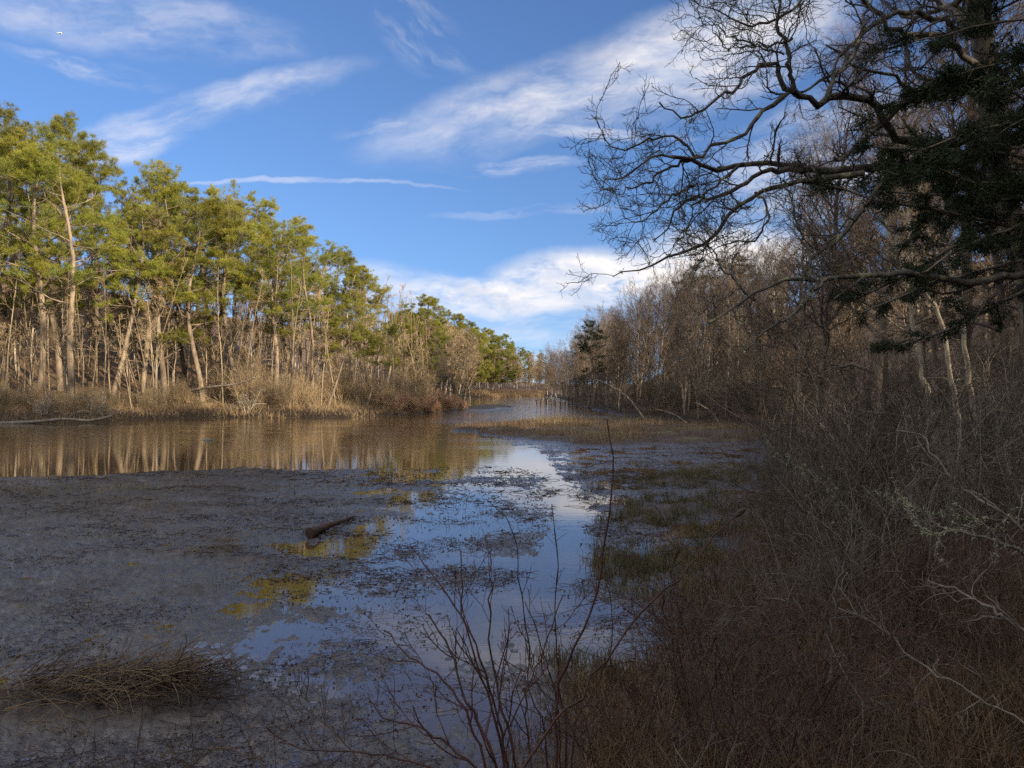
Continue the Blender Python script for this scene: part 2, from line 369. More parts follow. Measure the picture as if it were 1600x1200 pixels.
def mud_mat():
    m, t, p = principled('mud and leaf litter')
    geo = t.new('ShaderNodeNewGeometry'); pos = geo.outputs['Position']; s3 = t.new('ShaderNodeSeparateXYZ'); t.l.new(pos, s3.inputs[0])
    def at(n): a = t.new('ShaderNodeAttribute'); a.attribute_name = n; return a.outputs['Fac']
    n1 = t.noise(pos, 1.3, 6, .65); n2 = t.noise(pos, 11, 6, .7); n3 = t.noise(pos, .35, 4, .6); n4 = t.noise(pos, 45, 3, .6)
    mud = t.mix(t.rng(n2, .3, .7), (.078, .064, .055), (.034, .027, .023))
    mud = t.mix(t.rng(n1, .5, .75), mud, (.105, .087, .075))
    refl_mix = t.m('MULTIPLY', at('olive_refl'), t.rng(t.noise(pos, 4.2, 6, .75), .46, .62))
    mud = t.mix(t.m('MULTIPLY', refl_mix, t.rng(n2, .35, .6, .15, .8)), mud, (.085, .070, .022))  # olive reflections of the trees painted into the mud colour
    lit = t.mix(t.rng(n2, .35, .65), (.17, .11, .065), (.07, .045, .028))
    lit = t.mix(t.rng(n1, .45, .75), lit, (.22, .155, .09))
    lit = t.mix(at('near'), lit, (.035, .025, .018))  # litter on the near right darkened, shade put into the colour
    isl = t.mix(t.rng(n2, .35, .65), (.10, .065, .04), (.04, .028, .02)); isl = t.mix(t.rng(n3, .5, .65), isl, (.13, .12, .045))
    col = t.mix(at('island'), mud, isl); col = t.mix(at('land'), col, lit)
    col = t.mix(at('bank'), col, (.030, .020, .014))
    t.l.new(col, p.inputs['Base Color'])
    hgt = s3.outputs[2]
    wet = t.m('MULTIPLY', t.rng(hgt, .075, .0), t.m('SUBTRACT', 1., at('land')))
    rough = t.rng(wet, 0., 1., .6, .20, False)
    rough = t.m('ADD', rough, t.rng(n2, .3, .8, -.08, .2, False))
    t.l.new(rough, p.inputs['Roughness'])
    sp_ = t.rng(wet, 0., 1., .3, 1., False); t.l.new(sp_, p.inputs['Specular IOR Level'])
    b1 = t.new('ShaderNodeBump'); b1.inputs['Strength'].default_value = .8; b1.inputs['Distance'].default_value = .03
    hh = t.m('ADD', t.m('MULTIPLY', n2, 1.), t.m('MULTIPLY', n4, .35)); t.l.new(hh, b1.inputs['Height'])
    t.l.new(b1.outputs[0], p.inputs['Normal'])
    return m
M_mud = mud_mat()
def water_mat():
    m, t, p = principled('muddy water'); geo = t.new('ShaderNodeNewGeometry'); pos = geo.outputs['Position']
    p.inputs['Base Color'].default_value = (.075, .045, .020, 1); p.inputs['IOR'].default_value = 1.55
    p.inputs['Roughness'].default_value = .03; p.inputs['Specular IOR Level'].default_value = 1.
    mp = t.new('ShaderNodeMapping'); t.l.new(pos, mp.inputs[0]); mp.inputs['Scale'].default_value = (.5, 2.2, 1)
    f = t.noise(mp.outputs[0], 2.2, 4, .6)
    gust = t.rng(t.noise(t.vec(0., 0., 0.) if False else mp.outputs[0], .16, 3, .5), .40, .60)
    s3 = t.new('ShaderNodeSeparateXYZ'); t.l.new(pos, s3.inputs[0])
    far = t.rng(s3.outputs[1], 20, 34)
    bend = t.m('MULTIPLY', t.rng(s3.outputs[1], 36, 48), t.rng(s3.outputs[0], -9., -3.))
    b = t.new('ShaderNodeBump'); t.l.new(f, b.inputs['Height']); b.inputs['Distance'].default_value = .02
    t.put(b.inputs['Strength'], t.m('ADD', .05, t.m('MULTIPLY', far, t.m('MULTIPLY_ADD', gust, .35, t.m('MULTIPLY_ADD', bend, 1.1, .10)))))
    t.l.new(b.outputs[0], p.inputs['Normal'])
    return m
M_water = water_mat()

# ------------------------------------------------------------------ ground and water
def polar(radii, angs):
    A, Q = np.meshgrid(angs, radii); return Q*np.sin(A), Q*np.cos(A)
fr_a = np.radians(np.concatenate([np.arange(-180, -44, 3.), np.arange(-44, 44, .11), np.arange(44, 180.1, 3.)]))
rad = [.3]
while rad[-1] < 700:
    q = rad[-1]; rad.append(q*(1.05 if q < 3 else (1.0062 if q < 28 else (1.012 if q < 75 else 1.05))))
rad = np.array(rad)
X, Y = polar(rad, fr_a)
Z, land, isl, dry, wl, dl, dc = ground(X, Y, True)
nr, na = X.shape; idx = np.arange(nr*na).reshape(nr, na)
F = np.stack([idx[:-1, :-1], idx[:-1, 1:], idx[1:, 1:], idx[1:, :-1]], -1).reshape(-1, 4)[:, ::-1]
V = np.stack([X, Y, Z], -1).reshape(-1, 3)
V = np.vstack([V, [[0, 0, Z[0].mean()]]]); cc = len(V)-1
cap = np.stack([idx[0, :-1], np.full(na-1, cc), idx[0, 1:]], -1)
me = mesh('ground', V, [F, cap], True, M_mud)
def fattr(me, name, arr):
    a = me.attributes.new(name, 'FLOAT', 'POINT'); a.data.foreach_set('value', np.append(arr.ravel(), 0).astype(np.float32))
fattr(me, 'land', ss(dl, .2, 2.2)); fattr(me, 'island', np.maximum(isl, ss(-sdist(X, Y, SPIT), -3, 0)))
olive_refl = np.zeros_like(X)  # patches where the trees' olive reflection is painted on the mud
for (px, py, rx, ry) in [(330, 860, 1.1, .9), (250, 985, .5, .35), (60, 950, 1., .3), (370, 910, 1.2, .5), (560, 790, .5, .8), (100, 830, 2.2, 1.6), (120, 775, 3, 2.0), (640, 760, 1.2, 1.2), (470, 830, 1.2, 1.)]:
    mx, my = g(px, py); olive_refl = np.maximum(olive_refl, np.exp(-(((X-mx)/rx)**2+((Y-my)/ry)**2)))
fattr(me, 'olive_refl', np.clip(olive_refl*1.3, 0, 1))
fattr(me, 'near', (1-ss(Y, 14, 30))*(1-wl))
fattr(me, 'bank', ss(dl, -.6, .1)*(1-ss(dl, .8, 2.2)))
gnd = tag(ob('ground', me), kind='structure')
wp = [(-95, -8), (-95, 60), (-40, 150), (40, 190), (40, 20), (12, 2), (0, 2.2), (-20, -8)]
me = mesh('water', [(x, y, 0) for x, y in wp], [np.array([list(range(len(wp)))[::-1]])], False, M_water)
tag(ob('river_water', me), kind='structure')

# ------------------------------------------------------------------ tree prototypes
def pine_proto(H, seed, cb=.45, wid=3.0, lean=.6, ntuft=1.0, cone=0., nl=30, tm=None):
    global rng; rng = np.random.default_rng(seed)
    n = 14; s_ = np.linspace(0, 1, n); a = rng.uniform(0, 6.28)
    tr = np.stack([lean*np.sin(s_*2.2)*np.cos(a)+.42*np.sin(s_*7+a)*s_, lean*np.sin(s_*2.2)*np.sin(a)+.42*np.cos(s_*6+a*2)*s_, s_*H], 1)[None]
    tr[:, :, :2] -= tr[:, :1, :2]
    tr[:, 0, 2] = -.4
    Rr = (.155*(1-s_)**.8+.03)[None]*H/16
    wood = MB().tubes(tr, Rr, 8)
    # dead stubs under the crown
    if cb > .3:
        P0, R0 = grow(tr, Rr, 10, .2, cb, 1.4, 80, 5, .2, .0, .3, .1, .012); wood.tubes(P0, R0, 4)
    P1, R1 = grow(tr, Rr, nl, cb, .985, wid, 72, 7, .16, .10, .42, .2, .02)
    # length profile: widest in the lower middle of the crown
    tt = (P1[:, 0, 2]/H-cb)/(1-cb); prof = (np.clip(1.25-tt, .2, 1)*(.55+.6*np.clip(tt*3, 0, 1))) if cone else np.clip(.65+.9*tt*(1-tt)*1.6-.35*tt, .3, 1.3)
    prof *= rng.uniform(.55, 1.2, len(tt))
    P1 = P1[:, :1]+(P1-P1[:, :1])*(prof/(1-.55*np.clip(tt, 0, 1)))[:, None, None]
    wood.tubes(P1, R1, 5)
    P2, R2 = grow(P1, R1, 6, .3, 1., wid*.38, 52, 5, .16, .10, .6, .3, .010, flat=.75); wood.tubes(P2, R2, 3)
    P3, R3 = grow(P2, R2, 5, .2, 1., wid*.15, 50, 3, .2, .22, .6, .4, .007, flat=.5)
    # tufts
    ends = np.concatenate([P3[:, -1], P3[:, 1], P2[:, -1], P2[:, 3]]); dirs = np.concatenate([P3[:, -1]-P3[:, -2], P3[:, 1]-P3[:, 0], P2[:, -1]-P2[:, -2], P2[:, 3]-P2[:, 2]])
    keep = fbm(ends[:, 0]*.55+ends[:, 1]*.35+40, ends[:, 2]*1.5+ends[:, 1]*.3, seed, 2) > .43
    ends, dirs = ends[keep], unit(dirs[keep])
    k = int(34*ntuft); c = np.repeat(ends, k, 0)+rng.normal(0, .05, (len(ends)*k, 3)); d0 = np.repeat(dirs, k, 0)
    d = unit(d0*.7+rng.normal(0, .7, c.shape)+np.array([0, 0, .45]))*rng.uniform(.13, .30, (len(c), 1))
    fo = MB().needles(c, d, np.full(len(c), .0095))
    return [('trunk', wood.build('pine_trunk', M_pbark)), ('crown', fo.build('pine_crown', tm or M_need, False))]
def bare_proto(H, seed, cb=.3, wid=3., lean=.5, l1=22, l2=7, l3=6, stems=1, bm=None, tm=None, up=.12, gn=.16, r=.11, l4=0, tw=.0045, ang=48, tl=True):
    global rng; rng = np.random.default_rng(seed)
    n = 12; s_ = np.linspace(0, 1, n); paths = []
    for i in range(stems):
        a = rng.uniform(0, 6.28); L = lean*(1 if stems == 1 else 2.2); hh = H*rng.uniform(.8, 1) if i else H
        wob = np.cumsum(rng.normal(0, .07*H/12, (n, 2)), 0)
        paths.append(np.stack([L*s_**1.3*np.cos(a)+wob[:, 0]*s_, L*s_**1.3*np.sin(a)+wob[:, 1]*s_, s_*hh-.2*(s_ == 0)], 1))
    tr = np.array(paths); Rr = np.tile(r*(1-s_)**.75+.015, (stems, 1))*H/12
    wood = MB().tubes(tr, Rr, 6)
    P1, R1 = grow(tr, Rr, l1, cb, .99, wid, ang, 8, gn, up, .5, .15, .006, taper_len=tl); wood.tubes(P1, R1, 4)
    P2, R2 = grow(P1, R1, l2, .25, 1., wid*.42, 42, 6, gn, up*.8, .6, .25, tw*1.3)
    P3, R3 = grow(P2, R2, l3, .2, 1., wid*.2, 38, 4, gn, up*.6, .7, .4, tw)
    tg = MB().tubes(P2, R2, 3).tubes(P3, R3, 3)
    if l4:
        P4, R4 = grow(P3, R3, l4, .2, 1., wid*.10, 38, 3, gn, up*.5, .8, .5, tw*.8); tg.tubes(P4, R4, 3)
    return [('trunk', wood.build('bare_trunk', bm or M_bark)), ('crown', tg.build('bare_crown', tm or M_twig))]
def shrub_proto(H, seed, stems=18, spread=.5, l1=8, l2=6, r=.012, mat=None, up=.08, wander=.14, arch=0., tw=.0022, nm=9, l3=0):
    global rng; rng = np.random.default_rng(seed)
    a = rng.uniform(0, 6.28, stems); tl = np.abs(rng.normal(0, spread, stems)); L = H*rng.uniform(.5, 1.1, stems)
    d = unit(np.stack([np.sin(tl)*np.cos(a), np.sin(tl)*np.sin(a), np.cos(tl)], 1)); cur = np.stack([np.cos(a), np.sin(a), 0*a], 1)*rng.uniform(0, .12*H, (stems, 1)); cur[:, 2] = -.08
    pts = [cur]
    for j in range(nm-1):
        d = unit(d+rng.normal(0, wander, (stems, 3))+np.array([0, 0, up-arch*j/nm])); cur = cur+d*(L/(nm-1))[:, None]; pts.append(cur)
    P = np.stack(pts, 1); s_ = np.linspace(0, 1, nm); Rr = np.tile(r*(1-.7*s_), (stems, 1))*rng.uniform(.6, 1.1, (stems, 1))
    mb = MB().tubes(P, Rr, 5)
    P1, R1 = grow(P, Rr, l1, .2, 1., H*.42, 42, 6, wander, up, .6, .3, tw*1.2); 
    P2, R2 = grow(P1, R1, l2, .15, 1., H*.18, 40, 4, wander, up, .7, .5, tw)
    tg = MB().tubes(P1, R1, 3).tubes(P2, R2, 3)
    if l3: P3, R3 = grow(P2, R2, l3, .2, 1., H*.08, 40, 3, wander, up, .7, .5, tw); tg.tubes(P3, R3, 3)
    return [('stems', mb.build('shrub_stems', mat or M_twig)), ('crown', tg.build('shrub_twigs', mat or M_twig))]

PINES = [pine_proto(16, 101, .40, 4.3, .5, nl=24), pine_proto(16, 102, .44, 4.7, 1.2, nl=22), pine_proto(16, 103, .30, 4.0, .8, nl=26), pine_proto(16, 104, .50, 4.8, 1.3, nl=21)]
DPINE = pine_proto(16, 106, .42, 4.6, .8, nl=24, tm=M_need2)  # needles coloured dark so the crown reads as a shaded silhouette
CONE = pine_proto(14, 105, .15, 3.6, .2, .9, 1., 46)
BARE = [bare_proto(12, 201, .2, 3.2, l3=9, tw=.009), bare_proto(12, 202, .25, 2.8, 1., 24, l3=9, tw=.009), bare_proto(12, 203, .15, 3.2, .3, 26, l3=8, tw=.009), bare_proto(12, 204, .25, 2.8, .8, 20, l3=7, stems=2, r=.085, tw=.009)]
FARB = [bare_proto(12, 205, .2, 2.8, .8, 26, 6, 6, tw=.017, stems=3, r=.09), bare_proto(12, 206, .2, 2.6, 1., 24, 6, 6, tw=.017, stems=2, r=.1)]
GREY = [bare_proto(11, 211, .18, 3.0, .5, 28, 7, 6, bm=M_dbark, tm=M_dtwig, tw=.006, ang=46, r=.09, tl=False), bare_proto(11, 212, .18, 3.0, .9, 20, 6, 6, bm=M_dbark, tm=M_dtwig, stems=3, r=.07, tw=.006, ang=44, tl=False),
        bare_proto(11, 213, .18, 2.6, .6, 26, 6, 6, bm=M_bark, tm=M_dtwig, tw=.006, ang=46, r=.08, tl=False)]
BIG = [bare_proto(14, 221, .18, 4.2, 1., 26, 8, 7, bm=M_dbark, tm=M_dtwig, l4=4, r=.13, gn=.2, up=.09, tw=.003), bare_proto(14, 222, .22, 4.4, 1.4, 24, 8, 7, bm=M_dbark, tm=M_dtwig, l4=4, r=.11, gn=.22, up=.07, tw=.003)]
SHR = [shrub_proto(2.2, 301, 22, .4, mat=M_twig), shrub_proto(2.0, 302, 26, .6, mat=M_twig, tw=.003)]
DSHR = [shrub_proto(3.4, 311, 13, .5, 6, 4, .019, M_nt_shade, .05, .17, tw=.0035), shrub_proto(3.0, 312, 14, .7, 6, 4, .017, M_ng_shade, .02, .2, tw=.0032), shrub_proto(2.6, 313, 12, .9, 6, 4, .016, M_brn, .0, .22, .1, tw=.0032), shrub_proto(3.2, 314, 12, .45, 6, 4, .019, M_gst, .06, .15, tw=.0035)]
RSHR = [shrub_proto(1.1, 321, 60, .5, 6, 5, .008, M_redt, .06, .12, tw=.004)]
rng = np.random.default_rng(11)

def shore_y(px, L=LSH):
    return float(np.interp(px, [p[0] for p in L], [p[1] for p in L]))
def tree_at(proto, H, px, d, topy, name, label, cat, group, rz=None, tilt=(0, 0), wide=1.):
    x, y = (px-800)/FPX*d, d; z = gz(x, y)
    top = CAMH+(600-topy)/FPX*d; H = H*1.055 if H == 16 else H; s = max((top-z)/H, .25)
    return place(proto, name, (x, y, z-.05), rng.uniform(0, 6.28) if rz is None else rz, (s*wide, s*wide, s), label, cat, group, tilt)

# ------------------------------------------------------------------ pines of the left bank, one by one
G_P = 'pitch pines along the left bank'
pines = [
 (-70, 5, 140, 0, 0, 'tall pitch pine cut off by the left edge, its crown the highest'),
 (8, 7, 172, 2, 0, 'dense green pine whose tip just enters at the far left'),
 (62, 4, 200, 0, 0, 'tall pine with a straight dark trunk near the left edge'),
 (95, 9, 182, 2, 0, 'broad rounded pine crown second from the left edge'),
 (118, 4, 250, 1, 0, 'thick dark trunked pine beside the low snag roots'),
 (150, 13, 232, 2, 0, 'bushy pine whose crown steps down toward the first sky gap'),
 (172, 6, 300, 3, .16, 'pine leaning right with a long pale bare trunk'),
 (222, 10, 265, 1, 0, 'open crowned pine just right of the first dip in the skyline'),
 (258, 5, 285, 3, 0, 'slim pine with a black lower trunk behind the bank brush'),
 (290, 12, 288, 0, 0, 'yellowish green pine in the middle of the left row'),
 (318, 5, 310, 2, 0, 'ragged pine with yellow lower boughs'),
 (345, 9, 300, 1, .03, 'thin pine squeezed left of the peaked crown'),
 (372, 6, 283, 3, 0, 'pine with a peaked crown standing out against the thin cloud line'),
 (402, 13, 305, 0, 0, 'pine directly right of the peaked crown, slightly lower'),
 (430, 6, 345, 1, 0, 'dark low branching pine before the small spire top'),
 (455, 10, 338, 2, 0, 'pine with a small spire top above sloping crowns'),
 (490, 5, 375, 3, 0, 'twin looking pale trunked pine with flat topped crown'),
 (503, 8, 372, 1, .03, 'pine behind the twin looking trunk with wide side boughs'),
 (532, 11, 392, 2, 0, 'pine filling the slope of crowns toward the point'),
 (512, 3, 462, 3, .30, 'small pine with a curved dark trunk leaning right over the bank'),
 (548, 6, 408, 1, .10, 'tilted pine with a wide crown near the end of the row'),
 (578, 8, 415, 0, .04, 'last tall pine of the near row with rounded crown'),
 (602, 12, 452, 2, 0, 'shorter pine just past the last tall one'),
 (572, 3, 498, 1, .16, 'slender leaning pine trunk above the golden bank grass'),
 (628, 15, 482, 0, 0, 'small drooping pine at the row end above pale saplings'),
]
for px, off, top, k, lean, lab in pines:
    d = CAMH*FPX/(shore_y(px)-600)+off
    tree_at(PINES[k], 16, px, d, top, 'pine_tree', lab, 'pine tree', G_P, tilt=(0, lean), wide=rng.uniform(1.08, 1.32))
for i in range(26):                                  # second and third row, seen between the first
    px = -100+i*27+rng.uniform(-8, 8); d = CAMH*FPX/(shore_y(px)-600)+rng.uniform(13, 30)
    sky_y = np.interp(px, [-100, 0, 100, 160, 250, 380, 450, 520, 600, 660], [165, 190, 205, 275, 290, 310, 362, 408, 455, 500])+rng.uniform(5, 40)
    tree_at(PINES[i % 4], 16, px, d, sky_y, 'pine_tree', 'pine standing back among the others in the left wood', 'pine tree', 'pines deeper in the left wood', tilt=(0, rng.normal(0, .03)))
far = [(668, 104, 468, 'tall dark conical pine rising alone past the left row'), (652, 96, 490, 'pine beside the tall dark conical one, half hidden'),
       (690, 118, 497, 'pine at the foot of the lone conical pine'), (712, 124, 492, 'pointed pine second after the lone conical pine'),
       (738, 140, 514, 'rounded pine midway down the far treeline'), (762, 150, 517, 'twin topped pine in the far treeline'),
       (783, 156, 526, 'deep green pine where the far treeline dips'), (803, 160, 533, 'bright green pine at the end of the sunlit treeline'),
       (826, 175, 548, 'lowest pine at the notch where the river vanishes'), (846, 190, 551, 'small far pine right of the notch'),
       (676, 98, 500, 'low pine under the lone conical pine'), (726, 128, 508, 'narrow pine between two rounded far ones'), (750, 132, 521, 'dark pine low in the far treeline'), (773, 138, 529, 'stout green pine just above the far reeds'), (795, 142, 538, 'bright pine leaning at the end of the sunlit wood'), (818, 150, 545, 'short green pine beside the notch')]
for px, d, top, lab in far:
    tree_at(CONE if px < 800 else PINES[2], 14 if px < 800 else 16, px, d, top, 'pine_tree', lab, 'pine tree', 'pines of the far treeline', wide=1.25)

# ------------------------------------------------------------------ leafless trees of the left bank and the far end
def noise_top(px, tab, j): return np.interp(px, [a for a, b in tab], [b for a, b in tab])+rng.uniform(0, j)
topL = [(-150, 330), (150, 380), (300, 400), (450, 420), (600, 465), (640, 490), (700, 505), (760, 530), (850, 555)]
for i in range(95):
    px = -120+i*8.1+rng.uniform(-6, 6); d = CAMH*FPX/(shore_y(px)-600)+rng.uniform(4, 44)
    tree_at(BARE[i % 4], 12, px, d, noise_top(px, topL, 100), 'bare_tree', 'slender leafless tree in the sunlit thicket of trunks behind the left bank',
            'bare tree', 'leafless trees behind the left bank', wide=.9)
for i in range(90):
    px = 640+i*2.45+rng.uniform(-6, 6); d = rng.uniform(140, 185) if px > 735 else rng.uniform(92, 150)
    tree_at(FARB[i % 2], 12, px, d, noise_top(px, topL, 30), 'bare_tree', 'pale leafless tree in the sunlit wood around the far shore',
            'bare tree', 'leafless trees at the far shore', wide=1.1)
POLE = [bare_proto(9, 231+q, .35, 1.3, .5+.3*q, 9, 4, 3, r=.045, tw=.007, bm=M_sap) for q in range(4)]
for i in range(170):
    px = -110+i*4.6+rng.uniform(-5, 5); d = CAMH*FPX/(shore_y(px)-600)+rng.uniform(2.5, 22)
    x, y = (px-800)/FPX*d, d
    place(POLE[i % 4], 'sapling', (x, y, gz(x, y)-.05), rng.uniform(0, 6.28), (1., 1., rng.uniform(.5, 1.15)), 'thin pale sapling among the pine trunks of the left bank', 'sapling', 'saplings among the left bank pines', (rng.normal(0, .07), rng.normal(.02, .07)))
for i in range(58):                                  # bank brush
    px = -60+i*12.8+rng.uniform(-6, 6); d = CAMH*FPX/(shore_y(px)-600)+rng.uniform(1.3, 7)
    x, y = (px-800)/FPX*d, d
    place(SHR[i % 2], 'bank_shrub', (x, y, gz(x, y)), rng.uniform(0, 6.28), rng.uniform(.5, 1.25)*(1.35 if px > 330 else .75), 'twiggy leafless shrub in the brush fringing the left bank', 'shrub', 'shrubs fringing the left bank')
for i in range(26):
    px = 600+i*4.8+rng.uniform(-4, 4); d = CAMH*FPX/(shore_y(min(px, 716))-600)+rng.uniform(.5, 5)
    x, y = (px-800)/FPX*d, d
    place(RSHR[0], 'red_shrub', (x, y, gz(x, y)), rng.uniform(0, 6.28), rng.uniform(.7, 1.1), 'low reddish twigged shrub on the tip of the left point', 'shrub', 'red twigged shrubs on the point')
for i, (px, d, s, lab) in enumerate([(672, 84, 3.0, 'dark spreading shrub in shade behind the point, its left half'), (695, 82, 3.2, 'dark spreading shrub in shade behind the point, in its middle'),
                              (718, 84, 2.6, 'dark spreading shrub in shade behind the point, bending over the water')]):
    x, y = (px-800)/FPX*d, d
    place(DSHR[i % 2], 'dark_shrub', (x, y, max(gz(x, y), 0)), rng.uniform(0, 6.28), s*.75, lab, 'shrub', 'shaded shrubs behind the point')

# ------------------------------------------------------------------ right bank wood
RSH = [(868, 622), (893, 630), (930, 640), (965, 648), (1050, 656), (1150, 664), (1195, 669)]
topR = [(850, 553), (885, 540), (905, 525), (940, 490), (1000, 458), (1050, 438), (1100, 418), (1160, 400), (1260, 380), (1400, 330)]
for i in range(105):
    px = 862+i*3.5+rng.uniform(-5, 5); d0 = CAMH*FPX/(shore_y(px, RSH)-600); d = d0+rng.uniform(1.5, 26)
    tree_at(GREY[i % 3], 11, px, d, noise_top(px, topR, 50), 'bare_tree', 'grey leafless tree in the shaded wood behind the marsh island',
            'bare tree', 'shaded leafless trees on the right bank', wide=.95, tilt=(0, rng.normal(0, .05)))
for i in range(40):
    px = 850+i*3.1+rng.uniform(-4, 4); d = rng.uniform(88, 150)
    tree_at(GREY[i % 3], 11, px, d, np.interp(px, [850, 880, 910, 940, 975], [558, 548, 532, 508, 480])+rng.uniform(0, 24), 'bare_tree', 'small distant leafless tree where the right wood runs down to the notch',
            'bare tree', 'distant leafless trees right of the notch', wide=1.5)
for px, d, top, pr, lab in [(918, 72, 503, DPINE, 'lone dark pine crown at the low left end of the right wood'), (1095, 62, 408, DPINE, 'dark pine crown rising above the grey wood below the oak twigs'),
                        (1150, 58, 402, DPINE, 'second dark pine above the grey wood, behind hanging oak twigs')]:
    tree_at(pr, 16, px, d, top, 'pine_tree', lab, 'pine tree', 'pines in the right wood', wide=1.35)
for i in range(84):
    px = 885+i*4.6+rng.uniform(-6, 6); d = CAMH*FPX/(shore_y(px, RSH)-600)+rng.uniform(1.2, 11)
    x, y = (px-800)/FPX*d, d
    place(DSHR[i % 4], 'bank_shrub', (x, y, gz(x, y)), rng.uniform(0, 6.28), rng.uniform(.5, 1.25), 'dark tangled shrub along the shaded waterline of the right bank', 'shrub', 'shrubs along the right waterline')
# near right: tall bare trees and thick brush
for i in range(24):
    px = 1230+i*23+rng.uniform(-12, 12); d = rng.uniform(17, 38)
    x, y = (px-800)/FPX*d, d
    place(BIG[i % 2], 'bare_tree', (x, y, gz(x, y)-.1), rng.uniform(0, 6.28), rng.uniform(.72, 1.05)*(.75 if px < 1330 else 1), 'tall leafless tree in the dense tangle of the near right bank', 'bare tree', 'tall leafless trees of the near right bank', (rng.normal(0, .04), rng.normal(-.05, .06)))
k = 0
while k < 80:
    y = rng.uniform(5.0, 34); x = rng.uniform(.27, .78)*y
    dd = float(sdist(np.array([x]), np.array([y]), BASIN)[0])
    if dd < .5: continue
    k += 1; s = rng.uniform(.65, 1.15)*min(1, .30+.034*y)*float(.55+.45*ss(x/y, .27, .40))
    place(DSHR[k % 4], 'tangled_shrub', (x, y, gz(x, y)), rng.uniform(0, 6.28), s, 'tangled leafless shrub in the shaded thicket of the near right bank', 'shrub', 'shrubs of the near right thicket', (rng.normal(0, .1), -abs(rng.normal(.0, .12))))
ARCH = [shrub_proto(3.2, 341+q, 6, .8, 5, 3, .013, (M_gst, M_ng_shade, M_bark)[q], .0, .15, .12, .003) for q in range(3)]
k = 0
while k < 30:
    y = rng.uniform(6.5, 17); x = rng.uniform(.33, .74)*y
    if float(sdist(np.array([x]), np.array([y]), BASIN)[0]) < .6: continue
    k += 1
    place(ARCH[k % 3], 'arching_sapling', (x, y, gz(x, y)), rng.uniform(0, 6.28), rng.uniform(.6, 1.05)*min(1, .45+.04*y), 'pale arching sapling leaning over the near right thicket', 'sapling', 'arching saplings of the near right thicket', (rng.normal(0, .12), -abs(rng.normal(.15, .15))))
# the wood behind the photographer that keeps the near ground in shade
for i in range(28):
    v = -52+i*2.5; u = rng.uniform(30, 42)
    x = u*SH[0]-v*SH[1]; y = u*SH[1]+v*SH[0]
    place(PINES[i % 4], 'pine_tree', (x, y, gz(x, y)), rng.uniform(0, 6.28), (1.3, 1.3, rng.uniform(.92, 1.08)), 'pine on the wooded rise behind the right bank', 'pine tree', 'pines on the rise behind')
for i in range(24):  # lower pine row added to stop sun passing under the ridge crowns
    v = -42+i*2.5; u = rng.uniform(22, 30)
    x = u*SH[0]-v*SH[1]; y = u*SH[1]+v*SH[0]
    place(CONE, 'pine_tree', (x, y, gz(x, y)), rng.uniform(0, 6.28), (.9, .9, rng.uniform(.7, .95)), 'unseen young pine added under the rise to block low sun', 'pine tree', 'added sun blocking young pines on the rise behind')
for i in range(14):
    v = 12+i*1.0; u = rng.uniform(26, 42)
    x = u*SH[0]-v*SH[1]; y = u*SH[1]+v*SH[0]
    place(BIG[i % 2], 'bare_tree', (x, y, gz(x, y)), rng.uniform(0, 6.28), (1.3, 1.3, rng.uniform(1.0, 1.35)), 'tall leafless tree on the shoulder of the rise behind', 'bare tree', 'leafless trees on the rise behind')
for i in range(40):  # unseen low pines added as sun blockers for the right bank wood
    v = 26+i*1.15; u = rng.uniform(12, 27)
    x = u*SH[0]-v*SH[1]; y = u*SH[1]+v*SH[0]
    if abs(x) < .76*y and y > 0: continue
    place(CONE, 'pine_tree', (x, y, gz(x, y)), rng.uniform(0, 6.28), (.8, .8, rng.uniform(.28, .40)), 'unseen low pine added right of the view to shade the right wood', 'pine tree', 'added shade casting pines right of the view')
for i in range(18):
    v = 22+i*1.6; u = rng.uniform(14, 34)
    x = u*SH[0]-v*SH[1]; y = u*SH[1]+v*SH[0]
    if abs(x) < .72*y and y > 0: continue
    place(GREY[i % 3], 'bare_tree', (x, y, gz(x, y)), rng.uniform(0, 6.28), .6, 'leafless tree on the slope right of the view', 'bare tree', 'leafless trees on the slope right of the view')

